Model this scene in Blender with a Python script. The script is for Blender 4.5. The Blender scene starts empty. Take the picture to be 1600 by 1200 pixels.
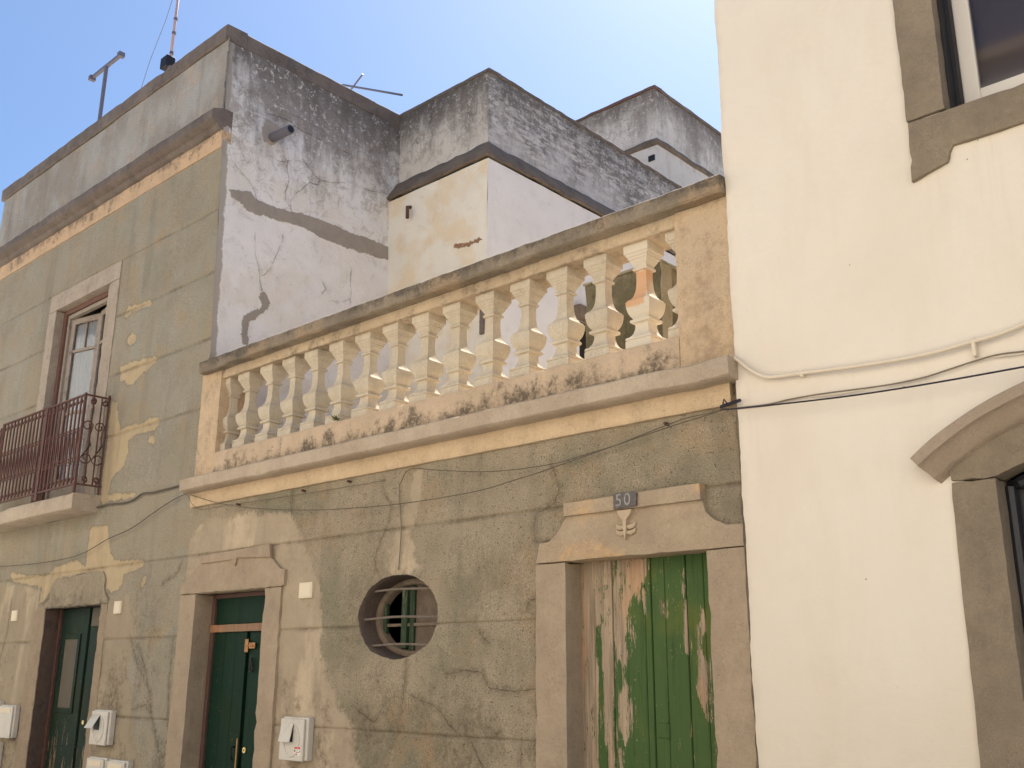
import bpy, bmesh, math, random
import numpy as np
from mathutils import Vector, Matrix, noise as mn
random.seed(7); rng = np.random.default_rng(7)
SC = bpy.context.scene
COL = SC.collection

# ---------------- camera ----------------
cam = bpy.data.cameras.new('camera'); camo = bpy.data.objects.new('camera', cam); COL.objects.link(camo)
R_ = Vector((.738784, .673921, .005282)); U_ = Vector((.181208, -.206185, .961588)); F_ = Vector((-.649124, .709449, .274446))
camo.matrix_world = Matrix(((R_.x, U_.x, -F_.x, 0), (R_.y, U_.y, -F_.y, -5.0), (R_.z, U_.z, -F_.z, 1.6), (0, 0, 0, 1)))
cam.sensor_width = 36; cam.lens = 35.57; cam.clip_start = .05; cam.clip_end = 3000
SC.camera = camo
# ---------------- light ----------------
SUN = Vector((-.175, .62, 1.0)).normalized()
elev = math.asin(SUN.z); azim = math.atan2(SUN.x, SUN.y)
W = bpy.data.worlds.new('World'); SC.world = W; W.use_nodes = True
wn = W.node_tree.nodes; wl = W.node_tree.links
sky = wn.new('ShaderNodeTexSky'); sky.sky_type = 'NISHITA'; sky.sun_disc = False
sky.sun_elevation = elev; sky.sun_rotation = azim; sky.air_density = 1.2; sky.dust_density = 1.6; sky.ozone_density = 8.0
bg = wn['Background']; bg.inputs['Strength'].default_value = .081
wl.new(sky.outputs[0], bg.inputs[0])
sl = bpy.data.lights.new('sun', 'SUN'); sl.energy = 5.0; sl.angle = math.radians(.53); sl.color = (1, .955, .885)
so = bpy.data.objects.new('sun', sl); COL.objects.link(so)
so.rotation_euler = SUN.to_track_quat('Z', 'Y').to_euler()
SC.view_settings.view_transform = 'Standard'; SC.view_settings.look = 'None'
SC.view_settings.exposure = 1.06; SC.view_settings.gamma = 1
SC.render.engine = 'CYCLES'; SC.cycles.max_bounces = 8; SC.cycles.diffuse_bounces = 5

PATHS = {
 'smooth': [(-8.954,2.707),(-8.632,2.832),(-8.43,2.951),(-7.603,2.952),(-7.08,2.888),(-6.929,2.714),(-6.825,2.549),(-6.633,2.307),(-6.567,2.032),(-6.585,1.789),(-6.467,1.551),(-6.312,1.368),(-6.104,1.194),(-6.038,0.892),(-6.97,0.738),(-8.78,0.607)],
 'smooth_b': [(-5.562,3.052),(-5.452,3.038),(-5.464,2.816),(-5.562,2.59),(-5.464,2.323),(-5.656,2.277),(-5.86,2.347),(-5.762,2.607),(-5.619,2.848)],
 'crkA0': [(-4.215,2.931),(-4.199,2.865),(-4.161,2.775),(-4.151,2.738),(-4.2,2.654),(-4.355,2.607),(-4.369,2.513),(-4.362,2.44),(-4.334,2.417)],
 'crkA1': [(-4.334,2.417),(-4.232,2.419),(-4.151,2.453),(-4.097,2.54)],
 'crkA2': [(-5.9,3.003),(-5.887,2.907),(-5.8,2.805),(-5.836,2.673),(-5.917,2.544),(-5.983,2.415),(-5.941,2.34)],
 'crkA3': [(-5.577,1.667),(-5.584,1.536),(-5.598,1.427),(-5.641,1.212)],
 'crkA4': [(-5.151,1.594),(-4.937,1.612),(-4.83,1.604),(-4.758,1.503),(-4.56,1.486),(-4.354,1.501)],
 'crkA5': [(-5.498,1.438),(-5.321,1.391),(-5.205,1.344),(-5.14,1.272),(-5.047,1.211)],
 'crkA6': [(-4.909,1.161),(-4.866,1.084),(-4.807,1.01),(-4.777,0.897)],
 'crkA7': [(-4.441,2.003),(-4.408,2.05),(-4.315,2.062)],
 'crkA8': [(-4.477,1.162),(-4.487,1.03)],
 'crkA9': [(-7.072,3.061),(-7.071,2.888)],
 'crkA10': [(-5.469,2.243),(-5.512,2.155)],
 'crkA11': [(-4.328,1.244),(-4.386,1.14)],
 'crkA12': [(-5.801,1.38),(-5.898,1.246),(-6.084,1.328)],
 'crkA13': [(-4.793,1.808),(-4.883,1.872)],
 'crkB0': [(-9.578,1.887),(-9.402,1.647),(-9.114,1.417),(-9.045,1.193),(-8.822,0.818),(-8.726,0.611)],
 'crkB1': [(-8.799,1.874),(-8.803,1.534),(-8.752,1.147)],
 'crkB2': [(-9.073,2.4),(-9.008,2.432),(-8.842,2.477),(-8.774,2.58)],
 'crkB3': [(-9.378,1.257),(-9.171,1.296),(-9.045,1.198)],
 'crkB4': [(-10.972,2.54),(-10.819,2.471),(-10.748,2.287)],
 'crkB5': [(-10.254,2.19),(-10.168,1.922),(-10.117,1.549),(-10.209,1.511)],
 'crkB6': [(-12.532,2.381),(-12.529,2.051),(-12.626,1.706)],
 'crkB7': [(-9.43,1.837),(-9.232,1.588),(-9.045,1.198),(-8.762,0.8)],
 'crkB8': [(-8.595,1.072),(-8.604,0.831),(-8.651,0.617)],
 'ochA': [(-10.539,5.464),(-10.469,5.547),(-9.99,5.512),(-9.898,5.466),(-9.918,5.427),(-10.364,5.468),(-10.482,5.404)],
 'ochB': [(-10.407,5.138),(-10.307,5.205),(-10.195,5.15),(-10.193,5.076),(-10.289,5.059),(-10.383,5.095)],
 'ochC': [(-10.487,4.848),(-10.156,4.84),(-9.696,4.795),(-9.661,4.753),(-9.869,4.66),(-9.904,4.695),(-10.166,4.566),(-10.403,4.669)],
 'ochD': [(-10.557,4.456),(-10.432,4.419),(-10.43,4.346),(-10.372,4.221),(-10.305,4.114),(-10.136,4.113),(-9.971,4.114),(-9.859,4.096),(-9.651,4.118),(-9.493,4.105),(-9.466,4.033),(-9.572,3.983),(-9.704,3.989),(-9.946,3.999),(-10.129,3.957),(-10.075,3.839),(-10.128,3.708),(-10.198,3.648),(-10.307,3.634),(-10.4,3.549),(-10.431,3.414),(-9.971,3.369),(-9.808,3.358),(-9.825,3.313),(-10.35,3.336),(-10.512,3.298),(-10.589,3.376),(-10.6,3.657),(-10.58,3.939),(-10.591,4.228)],
 'ochE': [(-9.698,3.961),(-9.561,3.927),(-9.504,3.838),(-9.565,3.82),(-9.683,3.891)],
 'ochF': [(-10.739,3.1),(-10.341,3.064),(-10.209,2.773),(-10.086,2.686),(-9.723,2.665),(-9.491,2.655),(-9.475,2.579),(-9.662,2.563),(-9.889,2.528),(-9.873,2.461),(-9.936,2.388),(-10.09,2.357),(-10.181,2.4),(-10.307,2.406),(-10.384,2.547),(-10.567,2.598),(-10.79,2.611),(-11.007,2.583),(-11.424,2.575),(-11.494,2.484),(-11.671,2.345),(-11.783,2.307),(-11.767,2.498),(-12.112,2.548),(-12.609,2.607),(-12.704,2.725),(-12.474,2.689),(-12.144,2.648),(-11.637,2.64),(-11.416,2.712),(-10.962,2.755),(-10.761,2.67),(-10.742,2.852)],
 'ochG': [(-9.457,2.494),(-9.4,2.491),(-9.422,2.418),(-9.469,2.374)],
 'roughL': [(-11.711,2.315),(-11.56,2.383),(-11.525,2.507),(-11.423,2.569),(-10.92,2.598),(-10.351,2.585),(-10.244,2.403),(-10.096,2.299),(-10.146,2.254),(-11.575,2.268)],
 'smoothL': [(-13.284,2.597),(-12.605,2.596),(-11.764,2.487),(-11.783,2.307),(-11.575,2.268),(-11.457,0.489),(-12.488,0.419)],
 'smoothL2': [(-10.253,2.267),(-9.994,2.295),(-9.686,2.319),(-9.53,2.128),(-9.464,1.909),(-9.542,1.838),(-9.562,1.587),(-9.411,1.239),(-9.175,0.644),(-10.253,0.571),(-10.31,1.585)],
 'leftpatchstone': [(-13.015,2.813),(-12.756,2.797),(-12.752,2.705),(-12.806,2.618),(-12.945,2.614)],
 'mortA': [(0.102,6.453),(0.376,6.541),(0.455,6.465),(0.709,6.459),(0.926,6.491),(1.185,6.528),(1.382,6.527),(1.736,6.512),(2.123,6.527),(2.283,6.53),(2.476,6.56),(2.572,6.515),(2.515,6.396),(2.363,6.348),(2.046,6.321),(1.572,6.297),(1.29,6.298),(1.067,6.347),(0.647,6.316),(0.366,6.291),(0.244,6.343),(0.14,6.379)],
 'mortB': [(0.357,4.791),(0.329,5.022),(0.34,5.079),(0.401,5.145),(0.493,5.197),(0.551,5.235),(0.562,5.305),(0.534,5.341),(0.536,5.409),(0.595,5.437),(0.628,5.402),(0.659,5.332),(0.64,5.259),(0.568,5.173),(0.502,5.1),(0.427,5.069),(0.414,5.0),(0.427,4.808)],
 'mortC': [(0.458,7.329),(0.5,7.446),(0.554,7.494),(0.655,7.484),(0.769,7.463),(0.77,7.388),(0.698,7.283),(0.6,7.187),(0.509,7.191)],
 'mortD': [(1.24,7.408),(1.323,7.455),(1.387,7.365),(1.343,7.168),(1.256,7.184)],
 'mortE': [(1.384,6.98),(1.526,7.034),(1.595,6.881),(1.547,6.711),(1.459,6.73)],
 'crkC0': [(0.82,7.097),(0.813,7.008),(0.845,6.849),(0.799,6.685),(0.82,6.596),(0.909,6.471)],
 'crkC1': [(0.452,6.949),(0.534,7.038),(0.611,7.055),(0.692,7.033),(0.822,7.073)],
 'crkC2': [(0.821,7.085),(0.898,7.136),(1.006,7.16),(1.089,7.156),(1.15,7.092),(1.267,7.024),(1.244,6.952),(1.132,6.947),(1.031,6.821),(0.931,6.71),(0.873,6.591),(0.894,6.502)],
 'crkC3': [(0.156,6.77),(0.313,6.667),(0.394,6.604),(0.456,6.462)],
 'crkC4': [(1.267,7.024),(1.466,7.062),(1.695,7.163),(1.847,7.156),(2.062,7.185),(2.266,7.234)],
 'crkC5': [(0.854,7.703),(1.077,7.699),(1.365,7.694),(1.661,7.715),(1.97,7.71)],
 'crkC6': [(0.892,7.567),(1.202,7.547),(1.552,7.537),(1.916,7.554)],
 'crkC7': [(2.071,7.59),(2.173,7.468),(2.226,7.381)],
 'crkC8': [(0.49,7.565),(0.619,7.598),(0.862,7.605)],
 'crkC9': [(0.443,6.039),(0.45,5.903),(0.472,5.773),(0.511,5.695),(0.533,5.521),(0.571,5.43)],
 'crkC10': [(0.802,6.159),(0.773,6.032),(0.709,5.872),(0.658,5.729),(0.567,5.617)],
 'crkC11': [(1.742,6.038),(1.732,5.875),(1.747,5.769),(1.732,5.643)],
 'crkC12': [(1.48,5.585),(1.619,5.612),(1.729,5.679)],
 'crkC13': [(1.358,5.74),(1.388,5.702),(1.337,5.639)],
 'twA': [(-7.599,6.23),(-7.415,6.199),(-7.098,6.166),(-7.088,6.133),(-7.363,6.137),(-7.566,6.173)],
 'cable_black': [(-2.862,3.035),(-2.708,3.02),(-2.204,2.985),(-1.867,2.972),(-1.556,2.968),(-1.268,2.968),(-1.107,2.966)],
 'conduit': [(-2.82,3.352),(-2.776,3.327),(-2.718,3.27),(-2.641,3.21),(-2.565,3.18),(-2.393,3.168),(-2.105,3.147),(-1.869,3.136),(-1.676,3.136),(-1.49,3.152),(-1.372,3.161),(-1.255,3.186),(-1.084,3.227)],
 'thinA': [(-2.891,3.054),(-2.756,3.042),(-2.597,3.033),(-2.443,3.038),(-2.259,3.034),(-1.949,3.018),(-1.753,3.021),(-1.626,3.038),(-1.482,3.058),(-1.385,3.066),(-1.272,3.058),(-1.109,3.048)],
 'thinB': [(-2.756,3.042),(-2.597,3.036),(-2.462,3.045),(-2.26,3.023),(-2.084,3.019),(-1.949,3.021),(-1.753,3.027),(-1.596,3.039),(-1.482,3.064),(-1.386,3.057),(-1.273,3.049),(-1.11,3.045)],
 'facA': [(-2.897,3.053),(-2.991,3.038),(-3.189,3.017),(-3.466,2.981),(-3.861,2.925),(-4.266,2.866),(-4.515,2.837),(-4.813,2.806),(-5.213,2.797),(-5.638,2.8),(-6.105,2.819),(-6.767,2.866),(-7.544,2.961),(-8.125,3.067),(-8.629,3.199)],
 'facB': [(-2.903,3.052),(-3.018,3.049),(-3.172,3.043),(-3.473,2.992),(-3.667,2.957),(-3.936,2.929),(-4.148,2.908),(-4.525,2.914),(-4.825,2.939),(-5.211,2.997),(-5.555,3.051),(-5.657,2.957)],
 'facC': [(-5.706,2.967),(-5.691,2.82),(-5.667,2.641),(-5.667,2.509),(-5.678,2.323)],
 'facD': [(-8.74,3.221),(-8.52,3.058),(-8.075,3.042),(-7.51,3.028),(-6.797,3.015),(-6.171,3.006),(-5.843,3.007)],
 'bundle': [(-8.852,3.327),(-9.04,3.318),(-9.234,3.315),(-9.432,3.312),(-9.614,3.325),(-9.8,3.28),(-9.998,3.268),(-10.194,3.282),(-10.392,3.289),(-10.592,3.282),(-11.033,3.257),(-11.501,3.237),(-12.174,3.241)],
 'loose': [(-8.707,3.227),(-8.98,3.183),(-9.28,3.108),(-9.724,2.983),(-10.205,2.913),(-10.865,2.789),(-11.81,2.769),(-12.885,2.801),(-13.897,2.857)],
 'plA': [(-4.1,2.318),(-3.825,2.299),(-3.834,1.987),(-3.829,1.987),(-3.855,1.034),(-4.11,1.018),(-4.093,1.996)],
 'plG': [(-3.975,1.885),(-3.943,1.875),(-3.927,1.749),(-3.918,1.607),(-3.915,1.514),(-3.915,1.347),(-3.9,1.148),(-3.903,1.031),(-3.972,1.026),(-3.968,1.327),(-3.976,1.607),(-3.981,1.721)],
 'plB': [(-3.805,2.288),(-3.579,2.272),(-3.592,2.168),(-3.632,2.113),(-3.676,2.057),(-3.707,2.02),(-3.729,1.983),(-3.731,2.021),(-3.741,1.888),(-3.759,1.795),(-3.749,1.664),(-3.778,1.668),(-3.813,1.675)],
 'plC': [(-3.77,1.534),(-3.741,1.525),(-3.739,1.407),(-3.738,1.245),(-3.763,1.199),(-3.791,1.243),(-3.815,1.287),(-3.815,1.423),(-3.795,1.479)],
 'plD': [(-3.692,1.916),(-3.677,1.906),(-3.675,1.728),(-3.69,1.728),(-3.701,1.84)],
 'plE': [(-3.621,2.083),(-3.592,2.082),(-3.595,1.913),(-3.612,1.946)],
 'plF': [(-3.333,2.185),(-3.314,2.184),(-3.315,2.06),(-3.314,1.986),(-3.306,2.059),(-3.308,1.922),(-3.302,1.832),(-3.302,1.742),(-3.324,1.698),(-3.338,1.806),(-3.327,1.923),(-3.335,2.06)],
 'plH': [(-3.478,2.002),(-3.457,2.001),(-3.454,1.936),(-3.477,1.937)],
 'plI': [(-3.203,1.959),(-3.191,1.95),(-3.182,1.874),(-3.19,1.821),(-3.212,1.805),(-3.221,1.875)],
 'plJ': [(-3.248,1.866),(-3.227,1.875),(-3.237,1.786),(-3.219,1.768),(-3.21,1.697),(-3.19,1.671),(-3.183,1.61),(-3.207,1.352),(-3.23,1.411),(-3.261,1.522),(-3.246,1.654),(-3.24,1.768)],
 'plK': [(-3.822,1.174),(-3.793,1.171),(-3.791,1.038),(-3.82,1.036)],
 'plate': [(-3.669,2.645),(-3.663,2.563),(-3.646,2.558),(-3.503,2.559),(-3.497,2.633),(-3.52,2.643),(-3.643,2.647)],
 'tulip': [(-3.635,2.56),(-3.549,2.558),(-3.554,2.541),(-3.582,2.508),(-3.588,2.473),(-3.568,2.466),(-3.537,2.472),(-3.537,2.452),(-3.569,2.446),(-3.592,2.451),(-3.581,2.437),(-3.554,2.432),(-3.532,2.431),(-3.538,2.417),(-3.57,2.417),(-3.581,2.421),(-3.576,2.402),(-3.587,2.374),(-3.598,2.391),(-3.605,2.423),(-3.633,2.416),(-3.653,2.423),(-3.64,2.436),(-3.605,2.436),(-3.602,2.449),(-3.632,2.445),(-3.652,2.456),(-3.647,2.469),(-3.624,2.46),(-3.602,2.468),(-3.598,2.506),(-3.621,2.534)],
 'lintA': [(-4.31,2.291),(-4.299,2.401),(-4.217,2.411),(-4.153,2.458),(-4.099,2.527),(-4.067,2.557),(-4.066,2.614),(-3.065,2.651),(-3.066,2.548),(-3.049,2.488),(-3.001,2.439),(-2.921,2.403),(-2.801,2.399),(-2.809,2.277),(-3.036,2.266),(-4.076,2.275)],
 'capA': [(-4.061,2.611),(-3.053,2.647),(-3.05,2.54),(-4.051,2.549)],
 'lintB': [(-8.726,2.359),(-8.549,2.44),(-8.474,2.508),(-8.377,2.538),(-8.388,2.602),(-7.312,2.64),(-7.283,2.525),(-7.144,2.425),(-7.072,2.413),(-7.065,2.274),(-7.297,2.283),(-8.383,2.27),(-8.621,2.263)],
 'capB': [(-8.369,2.6),(-7.29,2.637),(-7.267,2.523),(-7.772,2.549),(-7.794,2.482),(-7.864,2.538),(-8.352,2.535)],
 'lintC': [(-11.664,2.312),(-11.514,2.379),(-11.479,2.503),(-11.377,2.565),(-10.877,2.594),(-10.31,2.581),(-10.203,2.399),(-10.056,2.297),(-10.108,2.261),(-10.23,2.256),(-11.527,2.259)],
}
# ---------------- node helpers ----------------
class NT:
    def __init__(s, name):
        s.m = bpy.data.materials.new(name); s.m.use_nodes = True
        s.t = s.m.node_tree; s.t.nodes.clear(); s._p = None
    def n(s, typ, **k):
        o = s.t.nodes.new(typ)
        for a, b in k.items(): setattr(o, a, b)
        return o
    def put(s, inp, v):
        if isinstance(v, bpy.types.NodeSocket): s.t.links.new(v, inp)
        elif isinstance(v, (tuple, list)) and len(v) == 3 and inp.type == 'RGBA': inp.default_value = (*v, 1)
        else: inp.default_value = v
    def pos(s, sc=(1, 1, 1)):
        if s._p is None: s._p = s.n('ShaderNodeNewGeometry').outputs['Position']
        if sc == (1, 1, 1): return s._p
        o = s.n('ShaderNodeVectorMath', operation='MULTIPLY'); s.put(o.inputs[0], s._p); o.inputs[1].default_value = sc
        return o.outputs[0]
    def noise(s, scale, det=4, rough=.55, sc=(1, 1, 1), dist=0, off=0):
        o = s.n('ShaderNodeTexNoise'); v = s.pos(sc)
        if off:
            a = s.n('ShaderNodeVectorMath', operation='ADD'); s.put(a.inputs[0], v); a.inputs[1].default_value = (off, off * .7, off * 1.3); v = a.outputs[0]
        s.put(o.inputs['Vector'], v); o.inputs['Scale'].default_value = scale; o.inputs['Detail'].default_value = det
        o.inputs['Roughness'].default_value = rough; o.inputs['Distortion'].default_value = dist
        return o.outputs['Fac']
    def vor(s, scale, feat='F1', sc=(1, 1, 1), out='Distance', rnd=1):
        o = s.n('ShaderNodeTexVoronoi', feature=feat); s.put(o.inputs['Vector'], s.pos(sc)); o.inputs['Scale'].default_value = scale
        o.inputs['Randomness'].default_value = rnd
        return o.outputs[out]
    def mth(s, op, a, b=0.0, c=None):
        o = s.n('ShaderNodeMath', operation=op); s.put(o.inputs[0], a); s.put(o.inputs[1], b)
        if c is not None: s.put(o.inputs[2], c)
        return o.outputs[0]
    def add(s, *a):
        r = a[0]
        for x in a[1:]: r = s.mth('ADD', r, x)
        return r
    def mul(s, *a):
        r = a[0]
        for x in a[1:]: r = s.mth('MULTIPLY', r, x)
        return r
    def ss(s, x, a, b, lo=0.0, hi=1.0):
        o = s.n('ShaderNodeMapRange', interpolation_type='SMOOTHSTEP'); s.put(o.inputs[0], x)
        for i, v in ((1, a), (2, b), (3, lo), (4, hi)): o.inputs[i].default_value = v
        return o.outputs[0]
    def lin(s, x, a, b, lo=0.0, hi=1.0):
        o = s.n('ShaderNodeMapRange'); s.put(o.inputs[0], x)
        for i, v in ((1, a), (2, b), (3, lo), (4, hi)): o.inputs[i].default_value = v
        return o.outputs[0]
    def mix(s, f, a, b, mode='MIX'):
        o = s.n('ShaderNodeMix', data_type='RGBA', blend_type=mode)
        s.put(o.inputs[0], f); s.put(o.inputs[6], a); s.put(o.inputs[7], b)
        return o.outputs[2]
    def attr(s, name):
        return s.n('ShaderNodeAttribute', attribute_name=name).outputs['Fac']
    def xyz(s):
        o = s.n('ShaderNodeSeparateXYZ'); s.put(o.inputs[0], s.pos()); return o.outputs
    def out(s, col, rough=.9, bump=None, bstr=.3, bdist=.01, metal=0.0, spec=.3):
        b = s.n('ShaderNodeBsdfPrincipled'); s.put(b.inputs['Base Color'], col); s.put(b.inputs['Roughness'], rough)
        b.inputs['Metallic'].default_value = metal; b.inputs['Specular IOR Level'].default_value = spec
        if bump is not None:
            q = s.n('ShaderNodeBump'); s.put(q.inputs['Height'], bump); q.inputs['Strength'].default_value = bstr; q.inputs['Distance'].default_value = bdist
            s.t.links.new(q.outputs[0], b.inputs['Normal'])
        o = s.n('ShaderNodeOutputMaterial'); s.t.links.new(b.outputs[0], o.inputs[0])
        return s.m

def cracks(t, width=.0035):
    wob = t.mul(t.add(t.noise(14, 5, .65), -.5), .035)
    d = t.mth('ABSOLUTE', t.add(t.attr('cs'), wob))
    w = t.lin(t.noise(6, 3), .35, .7, width * .12, width * 1.5)
    k = t.ss(t.mth('DIVIDE', d, w), 1.6, .5)
    d2 = t.mth('ABSOLUTE', t.add(d, t.mul(t.add(t.noise(7, 4, .7, off=31), -.5), .05)))
    return t.mul(k, t.ss(t.attr('cu'), .05, .03), .55), t.mul(t.ss(d2, .06, .0), t.ss(t.attr('cu'), .10, .03))

def front_render(name, cA, cB, smooth, ochre, rough_c, joints, pits=1.0):
    """old pebbly lime render: pitted, stained along cracks and score lines, with repairs"""
    t = NT(name)
    big = t.noise(1.3, 5, .6); mid = t.noise(5, 5, .65); fine = t.noise(60, 3, .6)
    c = t.mix(t.ss(big, .38, .62), cA, cB)
    c = t.mix(t.ss(t.noise(2.4, 4, .6, off=5), .52, .68, 0, .75), c, tuple(x * f for x, f in zip(cA, (1.25, 1.02, .85))))
    fade = t.ss(t.add(t.mul(t.noise(.75, 5, .65, off=61), .7), t.mul(t.noise(3.2, 5, .7, sc=(1, 1, .4), off=62), .3)), .44, .58, 0, .75)
    c = t.mix(fade, c, tuple(x * .8 + y * .2 for x, y in zip(smooth, cA)))
    # grain and pits of the pebble dash
    grain = t.noise(150, 2, .5)
    c = t.mix(t.ss(grain, .35, .7, .42, 0), c, (.055, .048, .036))
    c = t.mix(t.ss(t.noise(190, 1, .5, off=3), .55, .75, 0, .38), c, (.50, .47, .38))
    pit = t.mul(t.ss(t.vor(55), .30, .12), t.ss(t.noise(24, 3, off=9), .47, .60), pits)
    c = t.mix(t.mul(pit, .85), c, (.045, .038, .028))
    w = t.add(t.mul(t.add(t.noise(11, 6, .75, off=2), -.5), .17), t.mul(t.add(t.noise(45, 3, .7), -.5), .04))
    pb = t.ss(t.add(t.attr('pb'), t.mul(w, 1.6)), -.012, .03)
    sm = t.mix(mid, smooth, tuple(x * .72 for x in smooth))
    sm = t.mix(t.ss(t.noise(3, 4, .6, sc=(1, 1, .35), off=4), .5, .66, 0, .6), sm, tuple(min(1, x * 1.35) for x in smooth))
    sm = t.mix(t.ss(grain, .3, .6, .18, 0), sm, (.1, .08, .06))
    c = t.mix(pb, c, sm)
    pc = t.ss(t.add(t.attr('pc'), t.mul(w, .8)), -.004, .004)
    c = t.mix(pc, c, t.mix(t.ss(grain, .35, .65), tuple(x * .5 for x in rough_c), rough_c))
    pa = t.ss(t.add(t.attr('pa'), t.mul(w, .75)), -.003, .003)
    edge = t.mul(t.ss(t.add(t.attr('pa'), t.mul(w, .75)), -.03, -.002), t.mth('SUBTRACT', 1, pa))
    c = t.mix(t.mul(edge, .25), c, (.10, .085, .06))
    och = t.mix(t.noise(7, 4), ochre, tuple(x * .75 for x in ochre))
    c = t.mix(pa, c, och)
    # stains: blotchy damp brown plus halo along cracks and scored joints
    z = t.xyz()[2]
    j = None
    for q in joints:
        d = t.mth('ABSOLUTE', t.add(z, t.mul(t.add(t.noise(4, 3), -.5), .0), -q))
        k = t.ss(d, .035, .0)
        j = k if j is None else t.mth('MAXIMUM', j, k)
    ck, halo = cracks(t, .003)
    if j is None: j = 0.0
    st = t.mth('MAXIMUM', t.mul(halo, .9), t.mul(j, t.ss(t.noise(2.5, 4, .6, off=11), .4, .62)))
    st = t.mth('MAXIMUM', st, t.mul(t.ss(t.noise(1.7, 6, .75, off=7), .47, .62), t.ss(z, 2.8, 1.2, .30, 1.15)))
    c = t.mix(t.mul(st, t.ss(t.noise(20, 4, .7), .25, .7), .66), c, (.10, .074, .045))
    streak = t.ss(t.noise(3.4, 5, .65, sc=(1, 1, .10), off=13), .50, .70, 0, .28)
    c = t.mix(streak, c, (.13, .11, .085))
    c = t.mix(t.mul(ck, .85), c, (.03, .022, .015))
    h = t.add(t.mul(grain, t.mth('SUBTRACT', 1, t.mul(pb, .8)), .6), t.mul(mid, .8), t.mul(pit, -1.2), t.mul(ck, -2.0), t.mul(pa, -.9), t.mul(pc, -.6))
    return t.out(c, .93, h, .55, .012)

def whitewash(name, white, under, dirt, zd0, zd1, amount=1.0, mort=(.20, .175, .15), course=False, warm=None, edge_strip=False):
    """limewash over render, flaking, with lichen running down from the coping"""
    t = NT(name)
    z = t.xyz()[2]
    c = t.mix(t.noise(3, 5, .6), white, tuple(x * .86 for x in white))
    if warm: c = t.mix(t.ss(t.noise(2.2, 4, .6, off=3), .42, .62, 0, .8), c, warm)
    # flakes lost to grey under-render, many small and a few broad
    up = t.lin(z, zd0, zd1, 0, 1)
    fl = t.ss(t.add(t.noise(6, 6, .8, dist=.6), t.mul(up, .09)), .575, .60)
    c = t.mix(t.mul(fl, t.add(t.mul(up, .8), .12), amount), c, under)
    fl2 = t.mul(t.ss(t.noise(24, 5, .8, off=71), .64, .67), t.ss(t.noise(3, 3, off=72), .42, .6))
    c = t.mix(t.mul(fl2, .6 * amount), c, under)
    # grey wash of dirt: broad, running down, broken up by finer runs
    st = t.add(t.mul(t.noise(1.9, 4, .6, sc=(1, 1, .38), off=6), .75), t.mul(t.noise(6.5, 5, .7, sc=(1, 1, .16), off=16), .42), t.mul(t.noise(24, 5, .75), .16))
    dm = t.ss(t.add(st, t.mul(up, .44)), .80, 1.12)
    if course:
        cs = t.ss(t.noise(8, 5, .75, sc=(1, .45, 1.9), off=8), .43, .55)
        dm = t.mul(t.add(dm, .25), t.add(t.mul(cs, .95), .12))
    c = t.mix(t.mth('MINIMUM', t.mul(dm, amount, .9), .82), c, dirt)
    # black mould creeping down from the coping
    tb = t.ss(t.add(z, t.mul(t.add(t.noise(4.5, 5, .7, sc=(1, 1, .12), off=81), -.5), 1.1), t.mul(t.add(t.noise(15, 5, .75, off=82), -.5), .35)), zd1 - .45, zd1 + .12)
    c = t.mix(t.mul(tb, .75 * min(1, amount)), c, tuple(x * .55 for x in dirt))
    # pale flecks of wash still clinging inside the dirt
    fk = t.mul(t.ss(t.noise(13, 6, .85, off=41, dist=.5), .555, .60), t.ss(dm, .2, .7), .62)
    c = t.mix(t.mul(fk, amount), c, white)
    c = t.mix(t.mul(t.ss(t.noise(21, 5, .75, off=2), .63, .67), .5 * amount), c, tuple(x * 1.5 for x in dirt))
    cz_ = t.mul(t.ss(t.vor(10, 'DISTANCE_TO_EDGE'), .035, .0), t.ss(t.noise(1.6, 3, .6, off=51), .46, .58), t.ss(up, .25, .5))
    c = t.mix(t.mul(cz_, .55 * amount), c, dirt)
    if edge_strip:
        yy = t.xyz()[1]; c = t.mix(t.mul(t.ss(t.add(yy, t.mul(t.add(t.noise(6, 5, .7), -.5), .10)), .075, .055), .9), c, tuple(x * .95 for x in mort))
    w = t.add(t.mul(t.add(t.noise(9, 6, .75, off=2), -.5), .16), t.mul(t.add(t.noise(40, 3, .7), -.5), .04))
    pa = t.ss(t.add(t.attr('pa'), t.mul(w, .7)), -.003, .003)
    c = t.mix(pa, c, t.mix(t.noise(12, 4), mort, tuple(x * .72 for x in mort)))
    ck, halo = cracks(t, .005)
    c = t.mix(t.mul(halo, t.ss(t.noise(14, 4, .7), .45, .65), .45), c, under)
    c = t.mix(t.mul(ck, .9), c, (.06, .045, .04))
    h = t.add(t.mul(t.noise(22, 5, .7), .8), t.mul(fl, -.5), t.mul(cz_, -.7), t.mul(pa, -.5), t.mul(ck, -2), t.mul(t.noise(90, 2), .3))
    return t.out(c, .92, h, .5, .012)

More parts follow.
